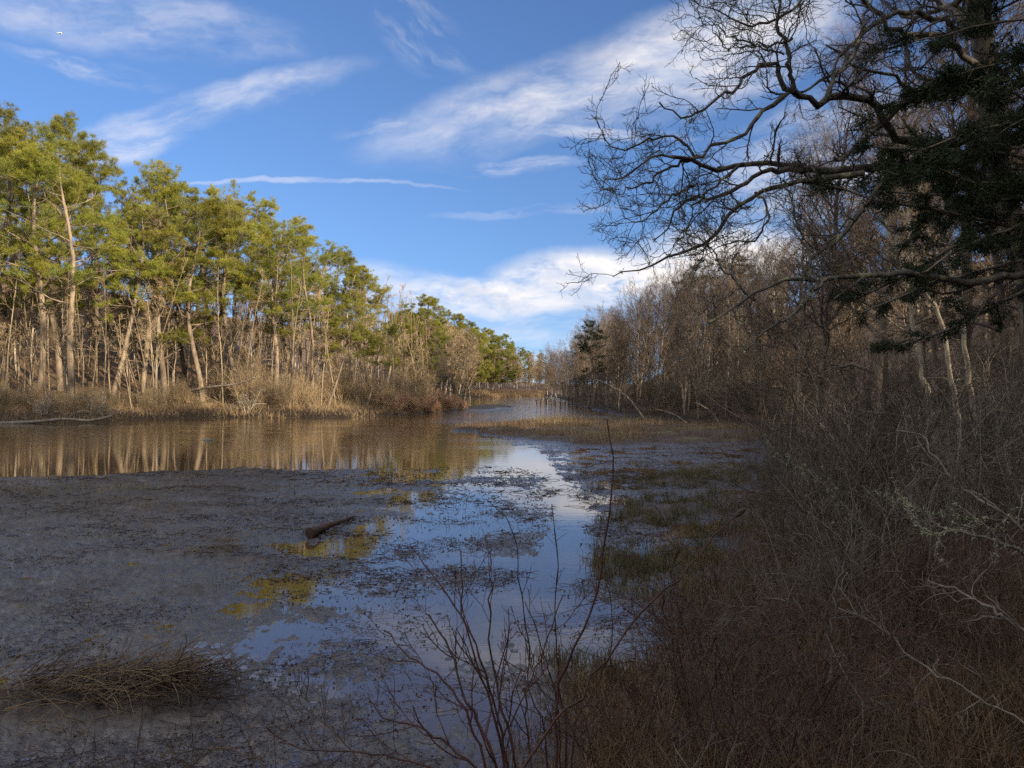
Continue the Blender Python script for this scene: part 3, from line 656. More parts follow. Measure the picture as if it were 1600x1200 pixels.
# ------------------------------------------------------------------ the near oak
rng = np.random.default_rng(5)
def limb(pts, d0, d1, r0, r1, n=22, jit=.016):
    m = len(pts); P = np.array([P3(px, py, d0+(d1-d0)*i/(m-1)) for i, (px, py) in enumerate(pts)])
    P = resample(P, n); P[1:-1] += rng.normal(0, jit, (n-2, 3))*np.array([1, 2, 1]); s_ = np.linspace(0, 1, n)
    return P, (r0*(1-s_)+r1*s_)*rng.uniform(.88, 1.15, n)
limbs = [
 limb([(1545, 250), (1520, 220), (1470, 224), (1405, 216), (1385, 195), (1368, 165), (1340, 152), (1310, 146), (1280, 163), (1255, 150), (1240, 143)], 11, 9.3, .115, .055),
 limb([(1240, 143), (1232, 112), (1233, 82), (1215, 50), (1219, 15), (1208, -40)], 9.3, 9.0, .045, .02),
 limb([(1240, 143), (1216, 128), (1207, 100), (1182, 107), (1162, 118), (1150, 140), (1110, 160), (1080, 183), (1050, 178), (1030, 160)], 9.3, 8.7, .05, .012),
 limb([(1232, 145), (1195, 172), (1160, 210), (1115, 226), (1090, 247), (1040, 240), (1000, 258), (975, 275), (945, 280)], 9.3, 8.8, .045, .012),
 limb([(1285, 162), (1312, 110), (1335, 82), (1352, 30), (1372, -40)], 9.3, 9.8, .045, .02),
 limb([(1560, 300), (1480, 252), (1400, 258), (1340, 266), (1260, 264), (1210, 258), (1170, 254), (1120, 263), (1085, 250), (1050, 245)], 11, 9.2, .12, .035),
 limb([(1085, 250), (1060, 215), (1020, 218), (985, 228), (960, 232), (940, 205), (925, 180)], 9.2, 9., .028, .006),
 limb([(1260, 266), (1195, 270), (1150, 293), (1110, 310), (1085, 305), (1052, 330), (1048, 352), (1022, 375)], 9.8, 9.2, .06, .012),
 limb([(1350, 270), (1290, 280), (1240, 284), (1192, 300), (1150, 322), (1130, 350), (1110, 380), (1070, 390), (1020, 415), (975, 425), (958, 432)], 10, 8.8, .065, .010),
 limb([(1085, 290), (1060, 300), (1030, 322), (1005, 345), (975, 338)], 9.4, 9, .03, .006),
 limb([(1095, 245), (1060, 255), (1030, 272), (1000, 290), (970, 300), (940, 295)], 9.4, 9, .035, .006),
 limb([(1160, 255), (1120, 290), (1090, 312), (1075, 350), (1060, 375), (1045, 400)], 9.4, 9.2, .03, .008),
 limb([(1180, 300), (1200, 330), (1185, 370), (1130, 385), (1090, 408)], 9.4, 9.1, .028, .006),
 limb([(1640, 420), (1560, 436), (1500, 440), (1430, 428), (1350, 432), (1290, 438), (1240, 436), (1200, 447), (1150, 480), (1108, 505)], 9.2, 8.2, .075, .02),
 limb([(1292, 436), (1262, 465), (1240, 490), (1195, 520), (1160, 545)], 8.4, 8.0, .035, .012),
 limb([(1390, 268), (1345, 330), (1312, 372), (1270, 402), (1250, 438)], 9.8, 8.8, .05, .03),
 limb([(1265, 440), (1263, 400), (1250, 360), (1235, 310), (1225, 280)], 8.7, 9.4, .03, .012),
 limb([(1180, 470), (1155, 445), (1130, 420), (1100, 380), (1070, 365)], 8.5, 8.6, .025, .008),
 limb([(1530, 60), (1440, 20), (1380, 30), (1330, 70), (1290, 120), (1240, 150)], 11, 9.8, .07, .02),
 limb([(1545, 120), (1470, 60), (1400, 50), (1340, -10), (1260, -60)], 11, 9.6, .08, .03),
 limb([(1550, 170), (1480, 120), (1440, 150), (1400, 120), (1350, 110), (1290, 70)], 11, 10.2, .06, .02),
 limb([(1300, -60), (1230, 20), (1170, 40), (1130, 20), (1085, 0)], 9.5, 9., .04, .008),
 limb([(1238, 60), (1195, 72), (1150, 62), (1115, 40), (1085, 15)], 9.2, 8.9, .025, .006),
 limb([(1225, 85), (1190, 75), (1150, 72), (1120, 60), (1100, 30)], 9.3, 9., .02, .006),
]
LP = np.array([a for a, b in limbs]); LR = np.array([b for a, b in limbs])*.62
tx, ty = (1548-800)/FPX*11, 11
tr = resample([(tx+1.1, ty+.1, gz(tx+1.1, ty)-.3), (tx+.95, ty, 2.), (tx+.45, ty, 4.0), (tx+.05, ty, 5.6), (tx-.2, ty, 8.5), (tx-.1, ty, 11)], 22)[None]
oakw = MB().tubes(tr, np.linspace(.20, .10, 22)[None], 12).tubes(LP, LR, 8)
P1, R1 = grow(LP, LR, 10, .12, 1., .75, 50, 10, .28, .03, .45, .2, .004, taper_len=False)
oakw.tubes(P1, R1, 5)
TP, TR = grow(tr, np.full((1, 22), .14), 12, .55, 1, 3.2, 60, 12, .25, .05, .5, .15, .01); oakw.tubes(TP, TR, 6)
tg = MB()
P1b, R1b = grow(TP, TR, 10, .2, 1, 1.2, 45, 8, .25, .04, .5, .25, .005); tg.tubes(P1b, R1b, 4)
A, B = np.concatenate([P1, P1b[:, :9]]) if P1.shape[1] == P1b.shape[1] else P1, None
P2, R2 = grow(P1, R1, 7, .15, 1., .36, 48, 7, .28, .04, .55, .3, .0026); tg.tubes(P2, R2, 4)
P2b, R2b = grow(P1b, R1b, 6, .15, 1., .5, 48, 7, .3, .04, .6, .35, .0035); tg.tubes(P2b, R2b, 3)
P3_, R3_ = grow(P2, R2, 5, .2, 1., .17, 45, 4, .22, .06, .7, .5, .0018); tg.tubes(P3_, R3_, 3)
P3b, R3b = grow(P2b, R2b, 4, .2, 1., .22, 45, 4, .25, .06, .7, .5, .0025); tg.tubes(P3b, R3b, 3)
# lichen tufts on the limbs
def lichen(P, Rr, per, size):
    M, k, _ = P.shape; N = M*per; pi = rng.integers(0, M, N); i0 = rng.integers(1, k, N)
    c = P[pi, i0]+rng.normal(0, 1, (N, 3))*Rr[pi, i0][:, None]*.6
    ncl = 10; c = np.repeat(c, ncl, 0)+rng.normal(0, size*.5, (N*ncl, 3)); d = rng.normal(0, size, c.shape)
    return MB().needles(c, d, np.full(len(c), size*.28))
oak = empty('oak_tree', (0, 0, 0)); tag(oak, 'gnarled leafless oak with twisting lichened limbs reaching over the river from the right', 'oak tree')
def shift(mb, loc): mb.V = [v-np.array(loc) for v in mb.V]; return mb
oloc = (tx, ty, gz(tx, ty)); oak.location = oloc
ow = ob('trunk', shift(oakw, oloc).build('oak_wood', M_obark), oak)
ob('crown', shift(tg, oloc).build('oak_twigs', M_otwig), oak)
lc = lichen(LP, LR, 16, .02); l2 = lichen(P1, R1, 1, .018)
lc.add(np.concatenate(l2.V), np.concatenate(l2.F)); ob('lichen', shift(lc, oloc).build('oak_lichen', M_lich, False), ow)

# ------------------------------------------------------------------ dark hemlock at the right edge
rng = np.random.default_rng(6)
hx, hy = (1672-800)/FPX*9.6, 9.6; hz_ = gz(hx, hy)
s_ = np.linspace(0, 1, 12); tr = np.stack([.1*np.sin(s_*5), .1*np.cos(s_*4)-.1, s_*8.8-.2], 1)[None]; Rr = (.17*(1-s_)+.03)[None]
hw = MB().tubes(tr, Rr, 8)
P1, R1 = grow(tr, Rr, 80, .38, .97, 3.0, 84, 9, .08, -.03, .22, .1, .006); hw.tubes(P1, R1, 4)
P2, R2 = grow(P1, R1, 12, .2, 1, .55, 52, 6, .1, -.03, .6, .3, .003, flat=.85); hw.tubes(P2, R2, 3)
P3_, R3_ = grow(P2, R2, 7, .1, 1, .22, 45, 4, .12, -.02, .6, .4, .002, flat=.6)
c = P3_.reshape(-1, 3); d0 = np.repeat(unit(P3_[:, -1]-P3_[:, 0]), 4, 0)
c = np.repeat(c, 11, 0)+rng.normal(0, .022, (len(c)*11, 3)); d = unit(np.repeat(d0, 11, 0)*.8+rng.normal(0, .6, c.shape)-np.array([0, 0, .1]))*rng.uniform(.05, .10, (len(c), 1))
hf = MB().needles(c, d, np.full(len(c), .0055))
place([('trunk', hw.build('hemlock_wood', M_dbark)), ('crown', hf.build('hemlock_needles', M_need2, False))], 'evergreen_tree', (hx, hy, hz_), 0, 1,
      'dark drooping evergreen crowding the right edge in front of the oak trunk', 'evergreen tree')

# ------------------------------------------------------------------ pale slender trunks in the right thicket
for pts, d, r, lab in [([(1465, 690), (1452, 640), (1440, 580), (1428, 520), (1415, 450), (1400, 400), (1380, 330)], 15, .055, 'pale slender trunk leaning left, first of the three sunlit stems'),
                  ([(1500, 660), (1488, 600), (1475, 530), (1462, 480), (1440, 450), (1425, 400), (1420, 320)], 15.6, .05, 'kinked pale trunk in the middle of the three sunlit stems'),
                  ([(1528, 690), (1520, 620), (1512, 570), (1500, 500), (1492, 460), (1485, 380), (1470, 300)], 14.5, .05, 'straightest pale trunk, nearest to the dark evergreen')]:
    P, Rr = limb(pts, d, d, r, r*.5, 22, .015); gx, gy = P[0][0], P[0][1]; z0 = gz(gx, gy); P = np.vstack([[[gx, gy, z0-.1]], P]); Rr = np.append(r*1.1, Rr)
    P, Rr = P[None], Rr[None]
    wd = MB().tubes(P, Rr, 7); Q, QR = grow(P, Rr, 9, .45, 1, 1.4, 45, 7, .2, .1, .5, .2, .004); wd.tubes(Q, QR, 4)
    Q2, QR2 = grow(Q, QR, 6, .2, 1, .6, 45, 5, .2, .05, .5, .2, .003); tw = MB().tubes(Q2, QR2, 3)
    Q3, QR3 = grow(Q2, QR2, 5, .2, 1, .3, 45, 4, .2, .05, .5, .2, .0025); tw.tubes(Q3, QR3, 3)
    loc = (gx, gy, z0)
    place([('trunk', shift(wd, loc).build('pale_wood', M_pale)), ('crown', shift(tw, loc).build('pale_twigs', M_twig))], 'slender_tree', loc, 0, 1, lab, 'slender tree', 'pale slender trees of the right thicket')

# ------------------------------------------------------------------ branches arching in the near right thicket
for pts, d0, d1, r, mt, lich_, lab in [
    ([(1640, 860), (1560, 800), (1490, 750), (1450, 700), (1440, 680), (1400, 672)], 5, 5.6, .011, M_bark, 0, 'bare grey branch slanting up leftward from the right edge'),
    ([(1640, 880), (1520, 835), (1450, 830), (1420, 800), (1415, 785)], 4.6, 4.9, .012, M_bark, 1, 'lichen bearded branch lying almost level at the right edge'),
    ([(1600, 812), (1500, 808), (1440, 800), (1395, 780), (1385, 770)], 5.2, 5.4, .008, M_bark, 1, 'thin grey branch parallel above the lichen bearded one'),
    ([(1400, 870), (1340, 815), (1310, 780), (1270, 745), (1220, 715), (1200, 690)], 6.5, 7, .014, M_bark, 1, 'lichened dead branch crossing toward the dark tussocks'),
    ([(1640, 1010), (1560, 960), (1500, 925), (1450, 905)], 3.6, 4.0, .011, M_bark, 0, 'rough grey bough entering low from the right edge'),
    ([(1600, 1130), (1500, 1075), (1440, 1040), (1390, 990), (1350, 965), (1310, 950)], 3.4, 3.7, .006, M_bark, 0, 'long straight pale cane slanting through the lower right brambles'),
    ([(1230, 935), (1200, 940), (1160, 955), (1110, 985)], 3.6, 3.8, .004, M_ng_shade, 0, 'short pale forked stick lying across dry stalks'),
    ([(1290, 1070), (1300, 1000), (1305, 940), (1320, 870), (1330, 820)], 3.8, 4.2, .006, M_bark, 0, 'upright grey lichened stem left of the lower brambles'),
    ([(1440, 1160), (1420, 1100), (1400, 1040), (1385, 960), (1375, 900), (1380, 870)], 3.2, 3.4, .005, M_red, 0, 'slightly arched olive red cane rising through the brambles')]:
    mt = M_ng_shade if mt is M_bark else mt
    P, Rr = limb(pts, d0, d1, r, r*.35, 22, .008); loc = tuple(P[0]); P, Rr = P[None], Rr[None]
    wd = MB().tubes(P, Rr, 7); Q, QR = grow(P, Rr, 9, .1, 1, .4, 45, 7, .25, .0, .5, .3, .0016); wd.tubes(Q, QR, 4)
    Q2, QR2 = grow(Q, QR, 5, .2, 1, .16, 45, 5, .25, .0, .6, .4, .0012); wd.tubes(Q2, QR2, 3)
    br = tag(ob('fallen_branch', shift(wd, loc).build('branch', mt), None, loc), lab, 'branch')
    if lich_:
        l = lichen(P, Rr, 60, .011); l2 = lichen(Q, QR, 6, .009); l.add(np.concatenate(l2.V), np.concatenate(l2.F))
        ob('lichen', shift(l, loc).build('branch_lichen', M_lich, False), br)

# ------------------------------------------------------------------ near shrubs with reddish canes
rng = np.random.default_rng(21)
def cane_shrub(canes, base, mt, lab, per=5, tl=.28, bud=None, name='cane_shrub'):
    wd = MB(); Ps, Rs = [], []
    for pts, d0, d1, r in canes:
        P, Rr = limb(pts, d0, d1, r, r*.4, 22, .004); Ps.append(P); Rs.append(Rr)
    P, Rr = np.array(Ps), np.array(Rs); wd.tubes(P, Rr, 7); top = ob(name, shift(wd, base).build('canes', mt), None, base); tag(top, lab, 'shrub')
    if per:
        Q, QR = grow(P, Rr, per, .3, .95, tl, 38, 7, .14, .12, .6, .35, .0013); tw = MB().tubes(Q, QR, 4)
        Q2, QR2 = grow(Q, QR, 3, .3, 1, tl*.4, 40, 5, .14, .1, .7, .5, .001); tw.tubes(Q2, QR2, 3)
        ob('twigs', shift(tw, base).build('cane_twigs', mt), top)
    return top
bx, by = (850-800)/FPX*2.9, 2.9
cane_shrub([([(872, 1290), (870, 1180), (872, 1080), (898, 1010), (930, 930), (945, 850), (955, 770), (955, 700), (948, 655)], 2.9, 3.0, .0065)], (bx+.05, 2.9, .25), M_red,
           'tall single dark cane curving up in front of the stream', 0)
cane_shrub([([(760, 1290), (838, 1162), (900, 1092), (960, 1010), (1010, 950), (1085, 872), (1155, 802)], 1.9, 2.1, .0042)], (-.06, 1.9, .3), M_red,
           'long reddish stem slanting right with a swollen bud at its tip', 0)
bd = bpy.data.objects[-1] if False else None
bp = P3(1157, 799, 2.1); a = np.linspace(0, 1, 9)
Pb = np.array([[bp[0]-.016+.03*q, bp[1], bp[2]-.016+.026*q] for q in a])[None]; Rb = (np.sin(np.clip(a*1.02, .02, .99)*np.pi)**.7*.0075+.001)[None]
stem = [o for o in C.objects if o.get('label', '').startswith('long reddish stem')][0]
b_ = MB().tubes(Pb, Rb, 10); ob('bud', shift(b_, stem.location[:]).build('bud', M_brn), stem)
cane_shrub([([(875, 1290), (885, 1150), (872, 1060), (868, 960), (872, 880), (862, 790)], 3.1, 3.3, .0045), ([(880, 1290), (870, 1100), (850, 1020), (820, 940)], 3.1, 3.2, .0045),
            ([(860, 1290), (850, 1140), (828, 1080), (822, 990), (800, 830), (760, 780)], 3., 3.3, .004), ([(885, 1290), (900, 1130), (930, 1080), (955, 1000), (950, 895)], 3.1, 3.2, .004)],
           (.2, 3.1, .2), M_red, 'cluster of upright dark red canes below the tall single cane', 4, .2)
cane_shrub([([(800, 1320), (770, 1180), (720, 1080), (705, 1020), (670, 960)], 2.7, 3.0, .0075), ([(810, 1320), (790, 1180), (745, 1010), (700, 930), (655, 870)], 2.8, 3.2, .006),
            ([(790, 1320), (740, 1140), (690, 1060), (630, 1020), (600, 985)], 2.7, 3.1, .006), ([(815, 1320), (800, 1160), (770, 1050), (765, 930), (765, 860)], 2.8, 3.1, .006),
            ([(800, 1320), (740, 1200), (660, 1140), (600, 1120), (575, 1090)], 2.6, 2.9, .006), ([(790, 1320), (700, 1220), (600, 1180), (500, 1175), (440, 1160)], 2.6, 3.0, .005),
            ([(805, 1320), (780, 1150), (735, 1000), (722, 960), (723, 900), (720, 860)], 2.8, 3.1, .006), ([(820, 1320), (830, 1200), (820, 1100), (850, 1010), (880, 930)], 2.8, 3.1, .005)],
           (0., 2.75, .2), M_red, 'wide fanning shrub of dark red twigs at the bottom centre', 6, .34)
cane_shrub([([(530, 1320), (515, 1200), (490, 1150), (485, 1100), (465, 1070)], 3., 3.3, .004), ([(540, 1320), (570, 1220), (530, 1150), (480, 1110), (455, 1080)], 3., 3.3, .0035),
            ([(500, 1320), (430, 1220), (380, 1180), (330, 1170), (250, 1180)], 3., 3.4, .0045), ([(480, 1320), (400, 1250), (395, 1150), (380, 1080), (360, 1040)], 3., 3.4, .0035)],
           (-.75, 3., .2), M_brn, 'sparse arching twigs at the lower edge left of the red shrub', 6, .3)
cane_shrub([([(200, 1320), (205, 1240), (215, 1160), (225, 1100), (228, 1060)], 3.4, 3.8, .0035), ([(180, 1320), (150, 1250), (130, 1190), (90, 1160)], 3.4, 3.8, .003),
            ([(230, 1320), (260, 1240), (320, 1180), (390, 1165)], 3.4, 3.8, .004), ([(330, 1320), (310, 1240), (290, 1200), (300, 1150)], 3.4, 3.8, .003)],
           (-1.7, 3.4, .2), M_brn, 'thin dark twigs poking up at the lower left edge', 6, .26)
# brambles at the lower right: canes with side twigs
BRM = [shrub_proto(1.3, 331, 12, .75, 4, 3, .006, M_red, .0, .2, .3, .0016), shrub_proto(1.1, 332, 13, .8, 5, 3, .006, M_brn, .0, .24, .35, .0016), shrub_proto(1.0, 333, 9, .6, 5, 3, .005, M_ng_shade, .02, .22, .2, .0015),
       shrub_proto(.9, 334, 26, .35, 3, 2, .004, M_brn, .03, .1, .1, .0014)]
rng = np.random.default_rng(33)
k = 0
while k < 50:
    y = rng.uniform(2.9, 7.5); x = rng.uniform(.12, .72)*y
    dd = float(sdist(np.array([x]), np.array([y]), BASIN)[0])
    if dd < -.15 or (x < .5 and y < 3.6): continue
    k += 1; q = k % 4
    place(BRM[q], 'bramble', (x, y, gz(x, y)), rng.uniform(0, 6.28), rng.uniform(.6, 1.05),
          ['reddish arching bramble in the lower right tangle', 'brown arching bramble in the lower right tangle', 'grey twiggy bramble in the lower right tangle', 'thin upright brown stalks in the lower right tangle'][q], 'bramble',
          ['red brambles of the lower right', 'brown brambles of the lower right', 'grey brambles of the lower right', 'upright stalks of the lower right'][q])

# ------------------------------------------------------------------ grass and litter
rng = np.random.default_rng(41)
def blades(x, y, L, wd, lean=.5, n=4, z=None, dirx=None):
    M = len(x); z = ground(x, y) if z is None else z; a = rng.uniform(0, 6.28, M); tl = np.abs(rng.normal(0, lean, M))
    d = unit(np.stack([np.sin(tl)*np.cos(a), np.sin(tl)*np.sin(a), np.cos(tl)], 1))
    if dirx is not None: d = unit(d+np.asarray(dirx))
    cur = np.stack([x, y, z-.01], 1); pts = [cur]
    for j in range(n-1):
        d = unit(d+rng.normal(0, .16, d.shape)-np.array([0, 0, .16])*j); cur = cur+d*(L/(n-1))[:, None]; pts.append(cur)
    P = np.stack(pts, 1); W = wd*np.linspace(1, .15, n)[None]*rng.uniform(.6, 1.3, (M, 1)); return P, W
def field(name, mat, N, sampler, L, wd, lean, label, cat='grass'):
    x, y = sampler(N); L_ = rng.uniform(L[0], L[1], len(x)); P, W = blades(x, y, L_, wd, lean)
    return tag(ob(name, MB().ribbons(P, W).build(name, mat, False)), label, cat, kind='stuff')
def near_shore(N, pl, pr, o0, o1, LL):
    px = rng.uniform(pl, pr, N); d = CAMH*FPX/(np.interp(px, [p[0] for p in LL], [p[1] for p in LL])-600)+rng.uniform(o0, o1, N)
    return (px-800)/FPX*d, d
def bankpts(N):
    x, y = near_shore(N*3, -80, 722, .0, 7, LSH); px = 800+x/y*FPX
    k = fbm(x*.7, y*.7, 71) > rng.uniform(.3, .75, len(x))-.18*ss(px, 350, 560); return x[k][:N], y[k][:N]
field('bank_grass', M_gold, 17000, bankpts, (.15, .62), .011, .6, 'dry golden grass and stems covering the left bank')
def isle(N):
    x = rng.uniform(-3.5, 13.5, N*3); y = rng.uniform(26, 47, N*3); d = sdist(x, y, ISLE)+(fbm(x*.8, y*.8, 21)-.5)*2.2
    k = (d < -.1) & (fbm(x*.6, y*.9, 77) > rng.uniform(.38, .66, len(x))); return x[k][:N], y[k][:N]
field('marsh_grass', M_brg, 26000, isle, (.05, .34), .007, .55, 'brown and tan marsh grass on the low island in mid river')
def reeds(N):
    x, y = isle(N*6); k = fbm(x*.45, y*.45, 79) > .55; return x[k][:N], y[k][:N]
field('marsh_reeds', M_gold, 1800, reeds, (.25, .65), .006, .25, 'thin upright tan reeds standing in clumps on the island')
def farsh(N):
    px = rng.uniform(735, 850, N); d = CAMH*FPX/(np.interp(px, [735, 850], [621, 619])-600)+rng.uniform(0, 6, N); return (px-800)/FPX*d, d
field('far_grass', M_gold, 6000, farsh, (.5, 1.1), .03, .4, 'pale golden reed fringe on the sunlit far shore')
def tuss(N):
    xs, ys = [], []
    for (px, py, r) in [(1040, 760, .8), (1075, 745, .9), (1010, 752, .5), (1120, 750, .8), (1090, 790, .8), (1050, 805, .6), (1000, 815, .35), (1150, 790, .8), (1130, 830, .6), (1070, 870, .45), (1010, 885, .35), (980, 885, .3), (1170, 745, 1.), (1060, 930, .4), (950, 1060, .25), (1230, 880, .6), (1140, 930, .5)]:
        cx_, cy_ = g(px, py); m = N//17; cl = rng.normal(0, r, (max(m//45, 3), 2)); q = cl[rng.integers(0, len(cl), m)]+rng.normal(0, .07, (m, 2)); xs.append(cx_+q[:, 0]); ys.append(cy_+q[:, 1])
    return np.concatenate(xs), np.concatenate(ys)
field('sedge_tussocks', M_grn, 20000, tuss, (.05, .26), .0045, .55, 'dark green sedge tussocks on wet mud before the right thicket')
def rightground(N):
    y = 3.2*np.exp(rng.uniform(0, 1.6, N*4)); x = rng.uniform(-.02, .75, N*4)*y; d = sdist(x, y, BASIN)
    k = (d > -.3) & (fbm(x*1.5, y*1.5, 78) > rng.uniform(.3, .6, len(x))); return x[k][:N], y[k][:N]
M_dead = leafy('matted dead grass', (.19, .125, .065), (.06, .042, .024), (.13, .075, .04), 1.1, .05, .1)
field('dead_grass', M_dead, 24000, rightground, (.10, .45), .0036, .75, 'matted brown dead grass and stalks under the right brambles')
def sprigs(N):
    xs, ys = [], []
    for (px, py, r) in [(15, 762, .35), (70, 752, .3), (290, 752, .3), (180, 770, .6), (280, 768, .5), (215, 820, .5), (230, 800, .5), (45, 775, .6), (120, 745, .4)]:
        cx_, cy_ = g(px, py); m = N//9; xs.append(cx_+rng.normal(0, r, m)); ys.append(cy_+rng.normal(0, r*.6, m))
    return np.concatenate(xs), np.concatenate(ys)
field('shore_sprigs', M_gold, 420, sprigs, (.08, .3), .006, .5, 'sparse yellow grass sprigs on the mud by the near waterline')
# leaf and twig litter on the mud
def mudpts(N, lo=3.4, hi=32, thr=(.30, .72), s=1.6, seed=90):
    y = lo*np.exp(rng.uniform(0, math.log(hi/lo), N*5)); x = rng.uniform(-.72, .33, N*5)*y
    thr = (thr[0]+.03, thr[1]+.03)
    nz = fbm(x*s*.5, y*s, seed, 5); z, land, isl, dry, wl, dl, dc = ground(x, y, True)
    patch = np.zeros_like(x)
    for (px, py, rx, ry) in [(790, 752, 1.3, 1.0), (780, 850, .7, 1.0), (700, 905, .9, .6), (640, 960, .7, .5), (365, 745, 1.5, .7), (800, 800, .7, 1.2), (950, 900, .5, .6), (990, 960, .5, .5), (1000, 740, 2, 1.5), (930, 790, .6, .8), (470, 940, .5, .4), (960, 850, .5, .6)]:
        mx, my = g(px, py); patch = np.maximum(patch, np.exp(-(((x-mx)/rx)**2+((y-my)/ry)**2)))
    k = (land < .5) & (z > -.03) & (nz*1.25-.12+patch*.30 > rng.uniform(*thr, len(x))); k &= dc > -.05
    return x[k][:N], y[k][:N], z[k][:N]
x, y, z = mudpts(46000)
M_ = len(x); sc2 = np.clip(y/9, .5, 2.2); L = (.006+.026*rng.random(M_)**1.5)*sc2**.6; a = rng.uniform(0, 6.28, M_)
c = np.stack([x, y, np.maximum(z, 0)+.004], 1); d = np.stack([np.cos(a)*L, np.sin(a)*L*.8, rng.uniform(-.1, .25, M_)*L], 1)
tag(ob('wet_litter', MB().needles(c, d, L*rng.uniform(.12, .38, M_)).build('wet_litter', M_deb, False)), 'dark wet leaf fragments strewn over the mud flat', 'leaf litter', kind='stuff')
x, y, z = mudpts(6500, 3.4, 26, (.42, .8)); M_ = len(x); a = rng.normal(.1, .6, M_)+(rng.random(M_) < .5)*np.pi; L = rng.uniform(.05, .26, M_)*np.clip(y/10, .6, 1.5)
p0 = np.stack([x, y, np.maximum(z, 0)+.006], 1); dv = np.stack([np.cos(a), np.sin(a), rng.uniform(-.02, .12, M_)], 1)
bend = rng.normal(0, .12, (M_, 3)); P = np.stack([p0, p0+dv*L[:, None]*.5+bend*L[:, None], p0+dv*L[:, None]], 1)
tag(ob('twig_litter', MB().tubes(P, np.tile(np.array([1, .8, .4]), (M_, 1))*rng.uniform(.0015, .004, (M_, 1))*np.clip(y/9, .6, 2)[:, None], 4).build('twig_litter', M_deb)), 'dark broken twigs scattered across the wet mud', 'twig litter', kind='stuff')
x, y, z = mudpts(5200, 3.4, 22, (.42, .8), 2.2, 95); P, W = blades(x, y, rng.uniform(.02, .07, len(x))*np.clip(y/8, .7, 1.8), .0022, .4, 3, np.maximum(z, 0))
tag(ob('stubble', MB().ribbons(P, W*np.clip(y/8, .6, 2)[:, None]).build('stubble', M_deb, False)), 'short dark plant stubble sticking out of the mud', 'stubble', kind='stuff')

# ------------------------------------------------------------------ log on the mud
def log(name, pts, r0, r1, mat, label, cat='log', n=26, stubs=3, kk=14):
    P = resample(pts, n)[None]; s_ = np.linspace(0, 1, n); Rr = ((r0*(1-s_)+r1*s_)*(1+.10*np.sin(s_*23)+rng.normal(0, .04, n)))[None]
    loc = tuple(P[0, 0]); mb = MB().tubes(P, Rr, kk)
    V0 = mb.V[0]
    for e, rr in ((0, 1), (n-1, -1)):
        ring = V0.reshape(n, kk, 3)[e]; cpt = ring.mean(0); mb.add(np.vstack([ring, cpt[None]]), np.array([[(i, (i+1) % kk, kk)[::rr] for i in range(kk)]]).reshape(-1, 3))
    if stubs: Q, QR = grow(P, Rr, stubs, .3, .95, r0*3.5, 60, 6, .2, .3, .25, .12, .003); mb.tubes(Q, QR, 5)
    return tag(ob(name, shift(mb, loc).build(name, mat), None, loc), label, cat)
a0 = g(484, 842); a1 = g(552, 812)
M_log = bark('wet log bark', (.095, .052, .034), (.035, .021, .015), 14, 0, .6)
log('log', [(a0[0], a0[1], .085), (a0[0]*.65+a1[0]*.35-.02, a0[1]*.65+a1[1]*.35, .075), ((a0[0]+a1[0])/2+.03, (a0[1]+a1[1])/2, .08), (a1[0], a1[1], .05)], .070, .022, M_log, 'short dark broken log lying alone on the wet mud')
l0 = np.array(P3(-60, 661, 43)); 
log('fallen_tree', [tuple(np.array(P3(-60, 664, 42.5))), P3(40, 660, 43), P3(100, 655, 43.5), P3(140, 657, 44), P3(175, 650, 44.5)], .13, .06, M_bark, 'pale fallen trunk lying along the left waterline', 'fallen tree', stubs=5, kk=8)
log('fallen_tree', [P3(300, 610, 53), P3(335, 604, 52), P3(370, 600, 51.5), P3(398, 590, 51)], .10, .05, M_dbark, 'dark fallen trunk slanting over the brush of the left bank', 'fallen tree', stubs=6, kk=8)
for (px, py, d, dx, dz, lab) in [(1010, 632, 47, -3.2, 2.6, 'pale dead tree leaning left over the shaded right waterline'), (1130, 655, 38, -1.6, 1.4, 'short forked dead branch upright in the right shallows'),
                                 (1075, 640, 44, -2.0, .9, 'bleached dead limb lying on the right bank')]:
    x, y, _ = P3(px, py, d); z = max(gz(x, y), 0)-.1
    log('dead_tree', [(x, y, z), (x+dx*.35, y-.3, z+dz*.55), (x+dx*.7, y-.5, z+dz*.85), (x+dx, y-.6, z+dz)], .05, .015, M_bark, lab, 'dead tree', stubs=9, kk=7)
# tangle of bleached roots at the left waterline
for px, d, s, lab in [(150, 46, 1., 'grey tangle of dead branches at the waterline by the fallen trunk'), (385, 51.5, 1.2, 'pale tangle of dead branches below the dark fallen trunk'), (70, 45.5, .9, 'low grey snag of dead branches near the left edge')]:
    x, y = (px-800)/FPX*d, d
    place(shrub_proto(1.6, int(400+px), 14, 1.0, 6, 5, .035, M_bark, -.02, .25, .1, .008), 'brush_pile', (x, y, max(gz(x, y), 0)), 0, s, lab, 'brush pile')
# dark stubs standing in the far water
for i in range(9):
    px = 838+i*8+rng.uniform(-3, 3); d = rng.uniform(72, 88); x, y = (px-800)/FPX*d, d
    P = np.array([[0, 0, -.3], [rng.normal(0, .05), 0, .4], [rng.normal(0, .15), 0, rng.uniform(.6, 1.3)]])[None]
    mb = MB().tubes(P, np.array([[.05, .04, .025]]), 5); Q, QR = grow(P, np.array([[.05, .04, .025]]), 3, .4, 1, .5, 60, 4, .2, 0, .5, .3, .01); mb.tubes(Q, QR, 3)
    tag(ob('dead_stub', mb.build('dead_stub', M_red), None, (x, y, 0)), 'thin dark stub standing in the far river before the right wood', 'stub', 'dead stubs in the far river')

